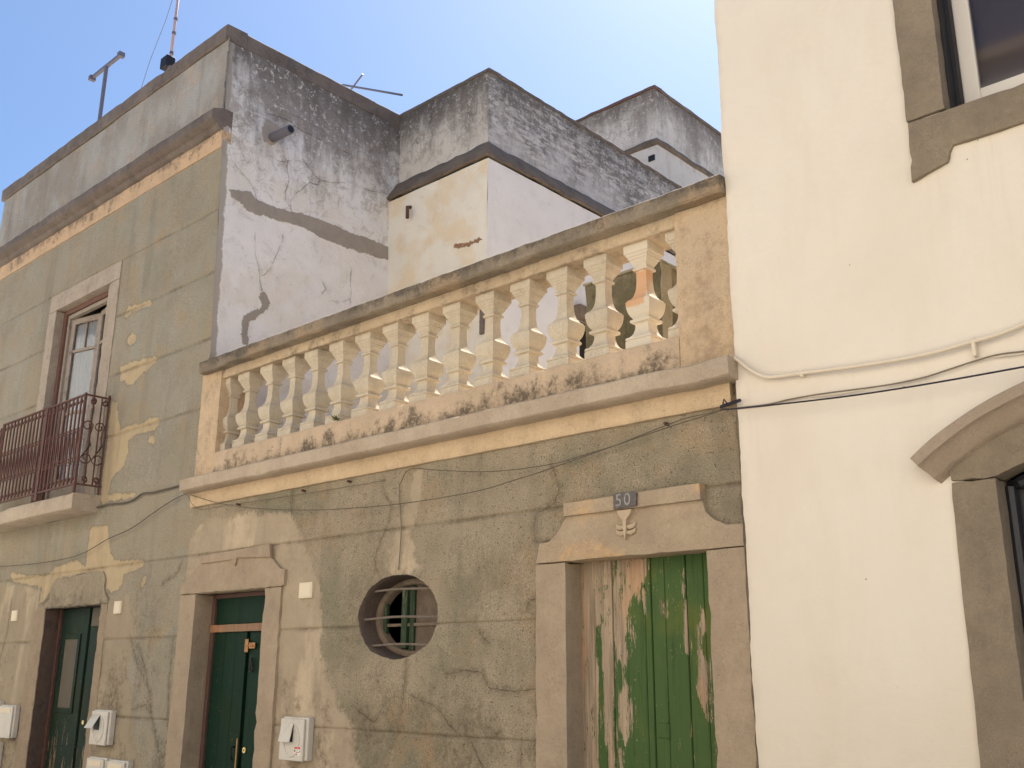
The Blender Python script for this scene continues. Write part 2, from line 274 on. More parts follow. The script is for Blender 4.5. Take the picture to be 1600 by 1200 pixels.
def stone(name, cA, cB, spot, blotch=(.06, .055, .045), lich=0.0, zr=None, scale=1.0, warm=None, drip=0.0, more=0.0):
    t = NT(name)
    c = t.mix(t.ss(t.noise(2.2 * scale, 5, .65), .36, .64), cA, cB)
    if warm: c = t.mix(t.ss(t.noise(1.6, 4, .6, off=21), .5, .64), c, warm)
    c = t.mix(t.ss(t.noise(38, 4, .7), .3, .72, .35, 0), c, spot)
    c = t.mix(t.mul(t.ss(t.noise(110, 3, .7, off=4), .36, .5, .42, 0), t.ss(t.noise(8, 3, .6, off=44), .35, .65)), c, blotch)
    c = t.mix(t.ss(t.noise(130, 2, .6, off=8), .6, .75, 0, .3), c, tuple(min(.8, x * 1.6) for x in cA))
    pit = t.mul(t.ss(t.vor(42), .16, .05), t.ss(t.noise(9, 3, off=5), .55, .66))
    c = t.mix(t.mul(pit, .8), c, blotch)
    L = t.noise(4.2, 6, .75, off=15)
    if zr:
        z = t.xyz()[2]; L = t.add(L, t.lin(z, zr[0], zr[1], -.16, .12))
    if drip: L = t.add(L, t.mul(t.add(t.noise(7, 3, .6, sc=(1, 1, .15)), -.5), drip))
    c = t.mix(t.ss(t.noise(6, 5, .7, sc=(1, 1, .3), off=91), .50, .68, 0, .30), c, spot)
    L = t.add(L, more)
    lm = t.mul(t.ss(L, .47, .66), t.ss(t.noise(22, 5, .8, dist=.5), .30, .58))
    c = t.mix(t.mul(lm, lich), c, blotch)
    h = t.add(t.mul(t.noise(26, 5, .7), 1.1), t.mul(t.noise(120, 2), .45), t.mul(pit, -1.4), t.mul(t.noise(5, 3), .8))
    return t.out(c, .9, h, .62, .012)

def plain(name, col, rough=.6, var=.12, metal=0.0, scale=12, dirt=None, spec=.4, bstr=.12):
    t = NT(name)
    n1 = t.noise(scale, 5, .65)
    c = t.mix(n1, tuple(x * (1 - var) for x in col), tuple(min(1, x * (1 + var)) for x in col))
    if dirt: c = t.mix(t.ss(t.noise(scale * .7, 6, .75, off=3), .5, .68, 0, .75), c, dirt)
    return t.out(c, rough, t.add(t.noise(scale * 4, 4, .6), n1), bstr, .006, metal, spec)

# ---------------- mesh helpers ----------------
class MB:
    def __init__(s): s.v = []; s.f = []
    def box(s, x0, x1, y0, y1, z0, z1):
        b = len(s.v)
        s.v += [(x, y, z) for z in (z0, z1) for y in (y0, y1) for x in (x0, x1)]
        s.f += [tuple(b + i for i in q) for q in ((0, 2, 3, 1), (4, 5, 7, 6), (0, 1, 5, 4), (2, 6, 7, 3), (0, 4, 6, 2), (1, 3, 7, 5))]
        return s
    def prism(s, poly, y0, y1):
        """outline in (x,z), thickness y0..y1"""
        a = sum(p[0] * q[1] - q[0] * p[1] for p, q in zip(poly, poly[1:] + poly[:1]))
        if a < 0: poly = poly[::-1]
        b = len(s.v); n = len(poly)
        s.v += [(x, y0, z) for x, z in poly] + [(x, y1, z) for x, z in poly]
        s.f.append(tuple(b + i for i in range(n))); s.f.append(tuple(b + n + i for i in range(n))[::-1])
        for i in range(n):
            j = (i + 1) % n; s.f.append((b + i, b + n + i, b + n + j, b + j))
        return s
    def tube(s, pts, r, seg=6, closed=False):
        pts = [Vector(p) for p in pts]; b = len(s.v); n = len(pts)
        rr = r if isinstance(r, (list, tuple)) else [r] * n
        up = Vector((0, 0, 1))
        for i, p in enumerate(pts):
            if closed: d = pts[(i + 1) % n] - pts[i - 1]
            else: d = pts[min(i + 1, n - 1)] - pts[max(i - 1, 0)]
            d.normalize(); u = d.cross(up)
            if u.length < .05: u = d.cross(Vector((0, 1, 0)))
            u.normalize(); w = u.cross(d)
            for k in range(seg):
                a = 2 * math.pi * k / seg; q = p + (u * math.cos(a) + w * math.sin(a)) * rr[i]; s.v.append(tuple(q))
        m = n if closed else n - 1
        for i in range(m):
            for k in range(seg):
                A = b + i * seg; B = b + ((i + 1) % n) * seg; k2 = (k + 1) % seg
                s.f.append((A + k, A + k2, B + k2, B + k))
        if not closed:
            s.f.append(tuple(b + k for k in range(seg))[::-1]); s.f.append(tuple(b + (n - 1) * seg + k for k in range(seg)))
        return s
    def extr(s, prof, x0, x1, step=.04, amp=.003, axis='x', f=6.0, chip=0.0, wear=None):
        """closed (y,z) profile swept along x (or (x,z) profile along y), edges slightly worn"""
        n = max(1, int(abs(x1 - x0) / step)); b = len(s.v); m = len(prof)
        for i in range(n + 1):
            u = x0 + (x1 - x0) * i / n
            for (p, q) in prof:
                v = Vector((u, p, q)) if axis == 'x' else Vector((p, u, q))
                d = mn.noise_vector(v * f) * amp + mn.noise_vector(v * f * 4) * amp * .5
                if chip:
                    c = mn.noise(v * 3.1 + Vector((5, 9, 1)));
                    if c > .28 and chip: d += Vector((0, .6, -.5)) * (c - .28) * chip if axis == 'x' else Vector((-.6, 0, -.5)) * (c - .28) * chip
                s.v.append(tuple(v + d))
        for i in range(n):
            for k in range(m):
                A = b + i * m; B = A + m; k2 = (k + 1) % m
                s.f.append((A + k, A + k2, B + k2, B + k))
        s.f.append(tuple(b + k for k in range(m))[::-1]); s.f.append(tuple(b + n * m + k for k in range(m)))
        return s
    def build(s, name, mat, parent=None, bevel=0, smooth=False, mesh=None):
        if mesh is None:
            mesh = bpy.data.meshes.new(name); mesh.from_pydata(s.v, [], s.f)
            bm = bmesh.new(); bm.from_mesh(mesh); bmesh.ops.recalc_face_normals(bm, faces=bm.faces); bm.to_mesh(mesh); bm.free()
            mesh.materials.append(mat)
            for k_, dv in (('pa', -1), ('cs', 1), ('cu', 1)): mesh.attributes.new(k_, 'FLOAT', 'POINT').data.foreach_set('value', [dv] * len(mesh.vertices))
            if smooth:
                mesh.polygons.foreach_set('use_smooth', [True] * len(mesh.polygons))
                if smooth != 2: mesh.set_sharp_from_angle(angle=math.radians(40))
        o = bpy.data.objects.new(name, mesh); COL.objects.link(o)
        if parent: o.parent = parent
        if bevel:
            m = o.modifiers.new('bevel', 'BEVEL'); m.width = bevel; m.segments = 2; m.limit_method = 'ANGLE'
        return o

def thing(name, label, cat, group=None, loc=(0, 0, 0)):
    o = bpy.data.objects.new(name, None); COL.objects.link(o); o.location = loc; o.empty_display_size = .2
    return tag(o, label, cat, group)
def tag(o, label=None, cat=None, group=None, kind=None):
    if label: o['label'] = label
    if cat: o['category'] = cat
    if group: o['group'] = group
    if kind: o['kind'] = kind
    return o
def box(name, mat, parent, x0, x1, y0, y1, z0, z1, bevel=.004):
    return MB().box(x0, x1, y0, y1, z0, z1).build(name, mat, parent, bevel)

def worn(o, cut=.045, amp=.003, f=9, seed=0):
    """subdivide a solid and weather its surface a little"""
    me = o.data; bm = bmesh.new(); bm.from_mesh(me)
    bmesh.ops.triangulate(bm, faces=[f_ for f_ in bm.faces if len(f_.verts) > 4])
    for _ in range(6):
        L = [e for e in bm.edges if e.calc_length() > cut * 1.6]
        if not L or len(bm.verts) > 9000: break
        bmesh.ops.subdivide_edges(bm, edges=L, cuts=1, use_grid_fill=True)
        bmesh.ops.triangulate(bm, faces=[f_ for f_ in bm.faces if len(f_.verts) > 4])
    bm.normal_update()
    for v in bm.verts:
        p = v.co * f + Vector((seed, 0, 0))
        v.co += mn.noise_vector(p) * amp + mn.noise_vector(p * 3.7) * amp * .55
        sharp = max([e.calc_face_angle(0) for e in v.link_edges] + [0])
        if sharp > .7:
            c = mn.noise(v.co * 13 + Vector((3, seed, 8)))
            v.co -= v.normal * (.003 + max(0, c - .15) * amp * 5)
    bm.to_mesh(me); bm.free()
    return o

def seg_d(P, poly, closed):
    A = np.array(poly, float); B = np.roll(A, -1, 0) if closed else A[1:]
    if not closed: A = A[:-1]
    best = np.full(len(P), 1e9); sg = np.ones(len(P))
    for a, b in zip(A, B):
        ab = b - a; t = np.clip(((P - a) @ ab) / max(ab @ ab, 1e-12), 0, 1)
        q = P - a - t[:, None] * ab; d = np.hypot(q[:, 0], q[:, 1]); k = d < best
        best = np.where(k, d, best); s = np.sign(ab[0] * (P[:, 1] - a[1]) - ab[1] * (P[:, 0] - a[0])); sg = np.where(k, s, sg)
    return best, sg
def poly_sd(P, poly):
    d, _ = seg_d(P, poly, True); ins = np.zeros(len(P), bool); A = np.array(poly, float); B = np.roll(A, -1, 0)
    for (x1, y1), (x2, y2) in zip(A, B):
        c = (y1 > P[:, 1]) != (y2 > P[:, 1])
        with np.errstate(divide='ignore', invalid='ignore'): xx = (x2 - x1) * (P[:, 1] - y1) / (y2 - y1) + x1
        ins ^= c & (P[:, 0] < xx)
    return np.where(ins, d, -d)
def union(P, names):
    r = np.full(len(P), -1.0)
    for n in names: r = np.maximum(r, poly_sd(P, PATHS[n]))
    return r
def crack_attrs(P, prefix):
    cu = np.full(len(P), 1.0); cs = np.full(len(P), 1.0)
    for k, v in PATHS.items():
        if k.startswith(prefix):
            d, s = seg_d(P, v, False); m = d < cu; cu = np.where(m, d, cu); cs = np.where(m, d * s, cs)
    return cs, cu

def axis_pts(a, b, step, extra=()):
    ks = sorted({round(a, 4), round(b, 4), *[round(e, 4) for e in extra if a < e < b]})
    out = []
    for p, q in zip(ks, ks[1:]):
        n = max(1, int(round((q - p) / step))); out += [p + (q - p) * i / n for i in range(n)]
    return np.array(out + [ks[-1]])

def oval_wob(a):
    v = Vector((math.cos(a), math.sin(a), 4.2))
    return 1 + .030 * mn.noise(v * 2.2) + .020 * mn.noise(v * 7) + .010 * mn.noise(v * 19)

def relief(name, mat, parent, axis, U, V, at, holes=(), oval=None, disp=None, attrs=None, uedge=None, flip=False):
    """wall face as a fine grid with real grooves; holes are (u0,u1,v0,v1)"""
    nu, nv = len(U), len(V); UU, VV = np.meshgrid(U, V)
    P = np.stack([UU.ravel(), VV.ravel()], 1)
    d = disp(P) if disp is not None else np.zeros(len(P))
    uc = (U[:-1] + U[1:]) / 2; vc = (V[:-1] + V[1:]) / 2; CU, CV = np.meshgrid(uc, vc); keep = np.ones(CU.shape, bool)
    for (a, b, c, e) in holes: keep &= ~((CU > a) & (CU < b) & (CV > c) & (CV < e))
    G = P.copy()
    if oval:
        ox, oz, ra, rb = oval; r = np.hypot((CU - ox) / ra, (CV - oz) / rb); keep &= r > 1
        q = np.hypot((P[:, 0] - ox) / ra, (P[:, 1] - oz) / rb)
        tk = np.zeros((nv, nu), bool); tr_ = np.zeros((nv, nu), bool); cut_ = r <= 1
        for dy in (0, 1):
            for dx in (0, 1):
                tk[dy:nv - 1 + dy, dx:nu - 1 + dx] |= ~cut_; tr_[dy:nv - 1 + dy, dx:nu - 1 + dx] |= cut_
        band = (tk & tr_).ravel()
        for i in np.where(band)[0]:
            k_ = oval_wob(math.atan2((P[i, 1] - oz) / rb, (P[i, 0] - ox) / ra)) / q[i]
            G[i, 0] = ox + (P[i, 0] - ox) * k_; G[i, 1] = oz + (P[i, 1] - oz) * k_
    if uedge is not None: G = uedge(G)
    if axis == 'y': X = np.stack([G[:, 0], at + d, G[:, 1]], 1)
    else: X = np.stack([(at(G[:, 1]) if callable(at) else at) + d, G[:, 0], G[:, 1]], 1)
    idx = np.arange(nu * nv).reshape(nv, nu); q = np.stack([idx[:-1, :-1], idx[:-1, 1:], idx[1:, 1:], idx[1:, :-1]], -1)[keep]
    if flip: q = q[:, ::-1]
    used = np.unique(q); rm = np.full(nu * nv, -1); rm[used] = np.arange(len(used)); q = rm[q]; X = X[used]
    me = bpy.data.meshes.new(name); me.vertices.add(len(X)); me.vertices.foreach_set('co', X.ravel().astype('f'))
    me.loops.add(q.size); me.loops.foreach_set('vertex_index', q.ravel().astype('i')); me.polygons.add(len(q))
    me.polygons.foreach_set('loop_start', (np.arange(len(q)) * 4).astype('i')); me.polygons.foreach_set('loop_total', np.full(len(q), 4, 'i'))
    me.update(calc_edges=True); me.validate()
    me.polygons.foreach_set('use_smooth', [True] * len(me.polygons))
    A = attrs(P) if attrs else {}
    for k in ('pa', 'pb', 'pc', 'cs', 'cu'):
        v = A.get(k, np.full(len(P), 1.0 if k in ('cs', 'cu') else -1.0))[used]
        me.attributes.new(k, 'FLOAT', 'POINT').data.foreach_set('value', v.astype('f'))
    me.materials.append(mat); o = bpy.data.objects.new(name, me); COL.objects.link(o)
    if parent: o.parent = parent
    return o

def fbm(P, f, seed=0, o=3):
    return np.array([mn.fractal(Vector((p[0] * f + seed, p[1] * f, seed * 1.7)), 1.0, 2.0, o) for p in P])

# ---------------- materials ----------------
M = {}
M['render_low'] = front_render('render_low', (.30, .250, .166), (.265, .235, .158), (.48, .385, .27), (.52, .39, .23), (.26, .21, .15), (2.628, 1.925, 1.19))
M['render_left'] = front_render('render_left', (.35, .315, .235), (.395, .36, .285), (.40, .325, .225), (.54, .42, .26), (.25, .20, .145), (6.2, 5.49, 4.768, 4.06, 2.628, 1.898, 1.17), .5)
M['parapet_left'] = front_render('parapet_left', (.44, .415, .375), (.49, .465, .43), (.3, .25, .2), (.5, .34, .17), (.2, .18, .15), (), .3)
M['side'] = whitewash('side', (.86, .82, .79), (.42, .36, .31), (.20, .17, .15), 5.9, 8.2, 1.0, (.40, .345, .29), warm=(.74, .68, .61), edge_strip=True)
M['tower_front_p'] = whitewash('tower_front_p', (.74, .67, .58), (.42, .35, .29), (.17, .145, .125), 7.2, 8.35, 1.0)
M['tower_side_p'] = whitewash('tower_side_p', (.66, .625, .60), (.32, .29, .26), (.15, .135, .125), 7.0, 8.5, 1.0, course=True)
M['tower_front'] = whitewash('tower_front', (.90, .83, .70), (.78, .66, .5), (.5, .38, .26), 8, 14, .25, (.36, .20, .11), warm=(.80, .64, .43))
M['tower_side'] = whitewash('tower_side', (.84, .82, .80), (.55, .52, .48), (.3, .28, .27), 6.5, 14, .5)
M['stair'] = whitewash('stair', (.70, .65, .60), (.38, .33, .29), (.20, .17, .15), 9.4, 11.0, .9)
M['coping_dark'] = stone('coping_dark', (.23, .185, .155), (.16, .13, .11), (.11, .09, .078), (.06, .05, .042), .5, warm=(.19, .145, .125))
M['coping'] = stone('coping', (.33, .27, .195), (.22, .18, .13), (.14, .11, .085), (.075, .062, .048), .8, (4.36, 4.48), warm=(.37, .27, .17))
M['band_grey'] = stone('band_grey', (.26, .195, .14), (.19, .145, .11), (.09, .075, .06), (.06, .048, .04), .5)
M['cornice'] = stone('cornice', (.54, .44, .33), (.45, .355, .26), (.36, .29, .22), (.15, .12, .09), .35, (3.3, 3.5), drip=.3)
M['cream'] = stone('cream', (.67, .51, .335), (.59, .44, .28), (.50, .36, .23), (.18, .14, .10), .25, drip=.4)
M['cream_left'] = stone('cream_left', (.64, .44, .27), (.54, .38, .24), (.42, .32, .22), (.12, .09, .075), .8, (6.85, 7.14), drip=.4)
M['rail'] = stone('rail', (.60, .47, .32), (.48, .37, .25), (.42, .31, .21), (.15, .12, .085), .75, drip=.2)
M['plinth'] = stone('plinth', (.64, .48, .325), (.56, .42, .275), (.46, .34, .235), (.13, .10, .068), .95, (3.58, 3.36), drip=.35, more=.035)
M['post'] = stone('post', (.64, .48, .32), (.56, .41, .26), (.47, .34, .22), (.20, .14, .09), .45, warm=(.56, .43, .29), drip=.4)
M['baluster'] = stone('baluster', (.64, .56, .43), (.58, .50, .38), (.46, .38, .28), (.22, .18, .13), .22, drip=.5)
M['terracotta'] = plain('terracotta', (.58, .29, .14), .9, .15, scale=14)
M['tan'] = stone('tan', (.43, .34, .235), (.37, .29, .20), (.33, .245, .18), (.16, .12, .09), .25)
M['tan_ochre'] = stone('tan_ochre', (.45, .355, .245), (.39, .305, .21), (.34, .25, .18), (.16, .12, .09), .22, warm=(.60, .40, .21))
M['tan_left'] = stone('tan_left', (.47, .395, .31), (.40, .335, .265), (.27, .21, .16), (.14, .11, .085), .3)
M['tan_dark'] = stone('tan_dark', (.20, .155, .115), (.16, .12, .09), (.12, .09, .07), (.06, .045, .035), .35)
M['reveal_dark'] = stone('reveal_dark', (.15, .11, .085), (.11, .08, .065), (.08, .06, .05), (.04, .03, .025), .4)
M['patch_stone'] = stone('patch_stone', (.36, .30, .21), (.31, .255, .18), (.22, .18, .125), (.07, .055, .04), .45)
M['plaster_jamb'] = stone('plaster_jamb', (.36, .275, .19), (.31, .24, .165), (.26, .2, .14), (.13, .1, .07), .3)
M['old_wood'] = plain('old_wood', (.20, .15, .105), .8, .3, scale=16, dirt=(.08, .06, .045))
M['maroon'] = plain('maroon', (.115, .075, .058), .85, .3, scale=9, dirt=(.06, .045, .04))
M['brown_stone'] = stone('brown_stone', (.30, .24, .17), (.235, .19, .135), (.19, .15, .11), (.12, .095, .07), .3)
M['hood'] = stone('hood', (.42, .325, .24), (.36, .28, .205), (.30, .24, .18), (.20, .16, .12), .12)
M['joint'] = stone('joint', (.22, .17, .12), (.15, .12, .09), (.1, .08, .06), (.05, .04, .03), .4)

t = NT('white_wall')
c = t.mix(t.noise(.9, 4, .5), (.735, .66, .555), (.775, .71, .61))
c = t.mix(t.ss(t.noise(2.5, 5, .6, sc=(1, 1, .3), off=3), .45, .72, 0, .4), c, (.665, .575, .46))
c = t.mix(t.ss(t.noise(.6, 4, .6, off=33), .45, .62, 0, .5), c, (.70, .615, .51))
zz = t.xyz()
# faint run-off marks below the window sill and the cable, and a darker tone towards the ground
run = t.mul(t.ss(t.noise(9, 4, .6, sc=(1, 1, .06), off=35), .5, .72), t.ss(zz[2], 3.0, 4.3), t.ss(zz[0], -1.85, -1.6))
c = t.mix(t.mul(run, .35), c, (.58, .49, .38))
run = t.mul(t.ss(t.noise(7, 4, .6, sc=(1, 1, .08), off=36), .54, .74), t.ss(zz[2], 2.2, 3.1), t.ss(zz[2], 3.25, 3.1))
c = t.mix(t.mul(run, .30), c, (.60, .51, .40))
lower_tone = t.ss(t.add(zz[2], t.mul(t.noise(3, 5, .7, off=38), 1.4)), 2.4, .9)
c = t.mix(t.mul(lower_tone, .38), c, (.60, .51, .38))
sc_ = t.mul(t.ss(t.noise(34, 4, .8, off=39), .66, .70), t.ss(t.noise(2.4, 3, .6, off=40), .5, .62))
c = t.mix(t.mul(sc_, .35), c, (.50, .42, .32))
c = t.mix(t.mul(t.ss(t.vor(7), .035, .02), t.ss(t.noise(5, 2), .5, .55)), c, (.25, .2, .15))
zz = t.xyz()
c = t.mix(t.mul(t.ss(t.add(zz[0], t.mul(t.noise(6, 4, .7), .10)), -2.70, -2.78), .35), c, (.50, .42, .32))
M['white_wall'] = t.out(c, .85, t.add(t.mul(t.noise(14, 5, .6), .9), t.mul(t.noise(3, 4, .6), 2.6), t.mul(t.noise(120, 2), .2)), .32, .014)

def wood_paint(name, paint, paint2, wood, bias=0.0, foot=False):
    t = NT(name)
    p = t.mix(t.noise(6, 4, .6, sc=(1, 1, .2)), paint, paint2)
    p = t.mix(t.ss(t.noise(60, 3, .6, sc=(1, 1, .04)), .55, .7, 0, .35), p, tuple(x * .6 for x in paint))
    p = t.mix(t.ss(t.noise(2.2, 4, .6, off=4), .48, .66, 0, .7), p, tuple(a * b for a, b in zip(paint, (1.7, 1.15, .8))))
    g = t.noise(38, 5, .7, sc=(1, 1, .045))
    p = t.mix(t.ss(t.noise(17, 5, .75, sc=(1, 1, .07), off=33), .50, .72, 0, .6), p, tuple(x * .38 for x in paint))
    wd = t.mix(t.ss(g, .35, .65), wood, tuple(x * .55 for x in wood))
    wd = t.mix(t.ss(t.noise(3, 4, .6, sc=(1, 1, .3), off=6), .5, .65, 0, .6), wd, (wood[0] * 1.1, wood[1] * .8, wood[2] * .6))
    wd = t.mix(t.ss(t.noise(14, 5, .75, sc=(1, 1, .22), off=12), .6, .66, 0, .85), wd, tuple(x * .35 for x in wood))
    w = t.add(t.mul(t.add(t.noise(30, 6, .78, sc=(1, 1, .13)), -.5), .11), t.mul(t.add(t.noise(160, 3, .7, sc=(1, 1, .3)), -.5), .014))
    ran = t.lin(t.noise(20, 6, .8, sc=(1, 1, .10), off=17), 0, 1, -.5, .5)
    near = t.ss(t.attr('pa'), -.05, 0, 0, .08)
    rem = t.mul(t.ss(t.noise(26, 6, .8, sc=(1, 1, .22), off=27), .585, .60), .9)
    if foot: bias = t.lin(t.xyz()[2], 1.35, .85, bias, .075)
    chip = t.mul(t.ss(t.noise(75, 3, .7, sc=(1, 1, .55), off=88), .665, .69), t.ss(t.noise(5, 3, .6, off=89), .42, .6))
    ran = t.add(ran, t.mul(chip, .3))
    pe = t.mth('MAXIMUM', t.mul(t.ss(t.add(t.attr('pa'), w), -.001, .002), t.mth('SUBTRACT', 1, rem)), t.ss(t.add(ran, bias, near), .150, .160))
    c = t.mix(pe, p, wd)
    h = t.add(t.mul(g, .5), t.mul(pe, -.6), t.mul(t.noise(9, 2), .3))
    return t.out(c, .6, h, .45, .004, spec=.12)
M['green_door'] = wood_paint('green_door', (.070, .122, .040), (.052, .098, .032), (.44, .34, .24), .03)
M['dark_door'] = wood_paint('dark_door', (.007, .026, .016), (.010, .034, .021), (.26, .2, .14), -.055)
M['dark_door_b'] = wood_paint('dark_door_b', (.012, .028, .020), (.017, .036, .026), (.30, .21, .14), -.04, True)
M['grey_board'] = plain('grey_board', (.105, .09, .065), .7, .2, scale=7)
M['wood_bar'] = wood_paint('wood_bar', (.30, .19, .12), (.26, .16, .10), (.20, .12, .08), 0)
M['brown_frame'] = plain('brown_frame', (.115, .060, .045), .7, .25, scale=14, dirt=(.07, .05, .045))
M['red_frame'] = plain('red_frame', (.15, .075, .055), .7, .2, scale=14, dirt=(.12, .07, .06))
M['pale_frame'] = plain('pale_frame', (.31, .26, .215), .75, .25, scale=16, dirt=(.13, .10, .085))
M['navy'] = plain('navy', (.018, .018, .024), .45, .3, scale=16, dirt=(.03, .03, .035), spec=.5)
M['white_frame'] = plain('white_frame', (.74, .68, .60), .4, .03)
M['gap_dark'] = plain('gap_dark', (.022, .022, .024), .7, .1)
M['plastic'] = plain('plastic', (.60, .56, .49), .45, .05, scale=8, dirt=(.48, .43, .36))
M['plastic_warm'] = plain('plastic_warm', (.72, .62, .46), .5, .05, scale=8)
M['red_print'] = plain('red_print', (.60, .09, .10), .5, .1)
M['black'] = plain('black', (.012, .011, .014), .55, .1)
M['rust'] = plain('rust', (.125, .056, .042), .75, .35, scale=25, dirt=(.06, .035, .04), bstr=.5)
M['rust_orange'] = plain('rust_orange', (.42, .22, .09), .7, .3, scale=60, dirt=(.2, .09, .04))
M['brass'] = plain('brass', (.75, .55, .25), .35, .1, metal=.8)
M['iron'] = plain('iron', (.18, .145, .115), .75, .25, scale=30, dirt=(.10, .07, .05))
M['cable_black'] = plain('cable_black', (.022, .018, .03), .5, .1)
M['cable_grey'] = plain('cable_grey', (.20, .165, .12), .7, .2, scale=20)
M['cable_brown'] = plain('cable_brown', (.11, .088, .062), .75, .2, scale=20)
M['conduit'] = plain('conduit', (.70, .61, .48), .55, .06, scale=9)
M['pink_mast'] = plain('pink_mast', (.50, .36, .36), .6, .15, scale=10, dirt=(.3, .2, .2))
M['grey_metal'] = plain('grey_metal', (.17, .16, .19), .5, .15, metal=.3)
M['enamel'] = plain('enamel', (.105, .095, .09), .6, .3, scale=50, dirt=(.24, .19, .14))
M['digit'] = plain('digit', (.30, .285, .27), .6, .3, scale=60, dirt=(.10, .09, .085))
M['mould'] = stone('mould', (.22, .19, .11), (.15, .13, .075), (.10, .09, .05), (.07, .062, .035), .6, warm=(.30, .26, .17))
M['mould_pale'] = stone('mould_pale', (.42, .37, .27), (.34, .30, .20), (.25, .22, .14), (.12, .1, .06), .3)
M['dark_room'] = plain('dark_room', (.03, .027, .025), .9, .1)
M['leaf'] = plain('leaf', (.085, .11, .03), .6, .3, scale=40)
M['curtain'] = plain('curtain', (.36, .39, .44), .8, .25, scale=3)
M['terrace_tile'] = plain('terrace_tile', (.46, .41, .35), .85, .1, scale=4)
M['roof_floor'] = plain('roof_floor', (.42, .36, .30), .85, .12, scale=4)
M['pave'] = stone('pave', (.50, .455, .39), (.42, .38, .32), (.35, .3, .24), (.2, .17, .13), .3)
M['opp'] = plain('opp', (.76, .705, .61), .85, .05, scale=2)
M['opp_dark'] = plain('opp_dark', (.42, .34, .25), .85, .05, scale=2)
M['opp_trim'] = plain('opp_trim', (.55, .42, .28), .85, .1, scale=5)

def glass(name, tint, rough=.05, k=1.0):
    t = NT(name)
    a = t.n('ShaderNodeBsdfTransparent'); a.inputs[0].default_value = (*tint, 1)
    g = t.n('ShaderNodeBsdfGlossy'); g.inputs['Roughness'].default_value = rough
    fr = t.n('ShaderNodeFresnel'); fr.inputs['IOR'].default_value = 1.5
    q = t.n('ShaderNodeBump'); t.put(q.inputs['Height'], t.noise(3, 2)); q.inputs['Strength'].default_value = .05
    t.t.links.new(q.outputs[0], g.inputs['Normal'])
    m = t.n('ShaderNodeMixShader'); t.put(m.inputs[0], t.add(t.mul(fr.outputs[0], k), .02)); t.t.links.new(a.outputs[0], m.inputs[1]); t.t.links.new(g.outputs[0], m.inputs[2])
    o = t.n('ShaderNodeOutputMaterial'); t.t.links.new(m.outputs[0], o.inputs[0]); return t.m
M['glass'] = glass('glass', (.85, .86, .87), k=.22); M['glass_dark'] = glass('glass_dark', (.7, .68, .7), k=.35)

# ---------------- ground and far side of the street ----------------
g = MB(); g.v = [(-400, -400, 0), (400, -400, 0), (400, 400, 0), (-400, 400, 0)]; g.f = [(0, 1, 2, 3)]
tag(g.build('ground', M['pave']), kind='structure')
g = MB().box(-40, 30, -.55, 0, .004, .12)
tag(g.build('pavement', M['pave'], None, .01), kind='structure')
for i, (x0, x1, h) in enumerate(((-24, -14.2, 9.0), (-14, -4.2, 8.6), (-4, 9, 9.3))):
    op = thing('house', ('pale two-storey house across the street, facing the tall grey-green house', 'pale sunlit house across the street, facing the stone balustrade', 'cream house across the street, facing the white house')[i], 'house', 'houses across the street')
    b = MB().box(x0, x1, -14, -7.4, 0, h); b.build('wall', M['opp'], op)
    MB().box(x0 - .05, x1 + .05, -14.1, -7.25, h, h + .18).build('coping', M['opp_trim'], op, .01)
    for k in range(int((x1 - x0) / 2.4)):
        cx = x0 + 1.3 + k * 2.4
        MB().box(cx - .5, cx + .5, -7.43, -7.33, .1 if k % 2 else 1.0, 2.4).build('door' if k % 2 else 'window', M['dark_door'], op)

# ---------------- low house with the terrace ----------------
low = thing('terrace_house', 'low pebble-rendered house with green doors, oval window and balustraded roof terrace', 'house')
XS0 = -8.66; XE = -2.80
J = [2.628, 1.925, 1.19, .48]
def joint_rows(js): return [q for j in js for q in (j - .007, j - .003, j + .003, j + .007)]
def low_disp(P):
    d = fbm(P, 1.7, 3) * .006 + fbm(P, 9, 5, 2) * .0016
    for j in J: d += np.where(np.abs(P[:, 1] - j) < .0045, .009, 0)
    return d
def low_attr(P):
    cs, cu = crack_attrs(P, 'crkA')
    return dict(pb=union(P, ['smooth', 'smooth_b']), cs=cs, cu=cu)
OV = (-5.70, 1.99, .437, .300)
U = axis_pts(XS0, XE, .02, (-8.43, -7.345, -4.09, -3.055)); V = axis_pts(0, 3.14, .02, joint_rows(J) + [2.272])
relief('front_wall', M['render_low'], low, 'y', U, V, 0, [(-8.43, -7.345, -1, 2.272), (-4.09, -3.055, -1, 2.272)], OV, low_disp, low_attr)
# body of the building behind the facade
box('terrace_slab', M['terrace_tile'], low, XS0 - .04, XE, .30, 9, 3.14, 3.36)
box('back_wall', M['dark_room'], low, XS0, XE, 8.8, 9, 0, 3.14)
box('party_wall', M['dark_room'], low, XS0 - .06, XS0, .012, 8.8, 0, 3.14); box('party_wall', M['dark_room'], low, XE, XE + .06, .012, 8.8, 0, 3.14)
# cream band, cornice
b = MB().extr([(.30, 3.075), (-.022, 3.085), (-.03, 3.10), (-.034, 3.212), (.30, 3.212)], XS0 - .01, XE - .05, .05, .003, chip=.01); b.build('frieze_band', M['cream'], low, smooth=1)
b = MB().extr([(.30, 3.212), (-.035, 3.212), (-.10, 3.212), (-.145, 3.222), (-.155, 3.232), (-.157, 3.328), (-.147, 3.338), (-.02, 3.352), (.30, 3.352)], XS0 - .01, XE + .015, .04, .0035, chip=.05); b.build('cornice', M['cornice'], low, smooth=1)
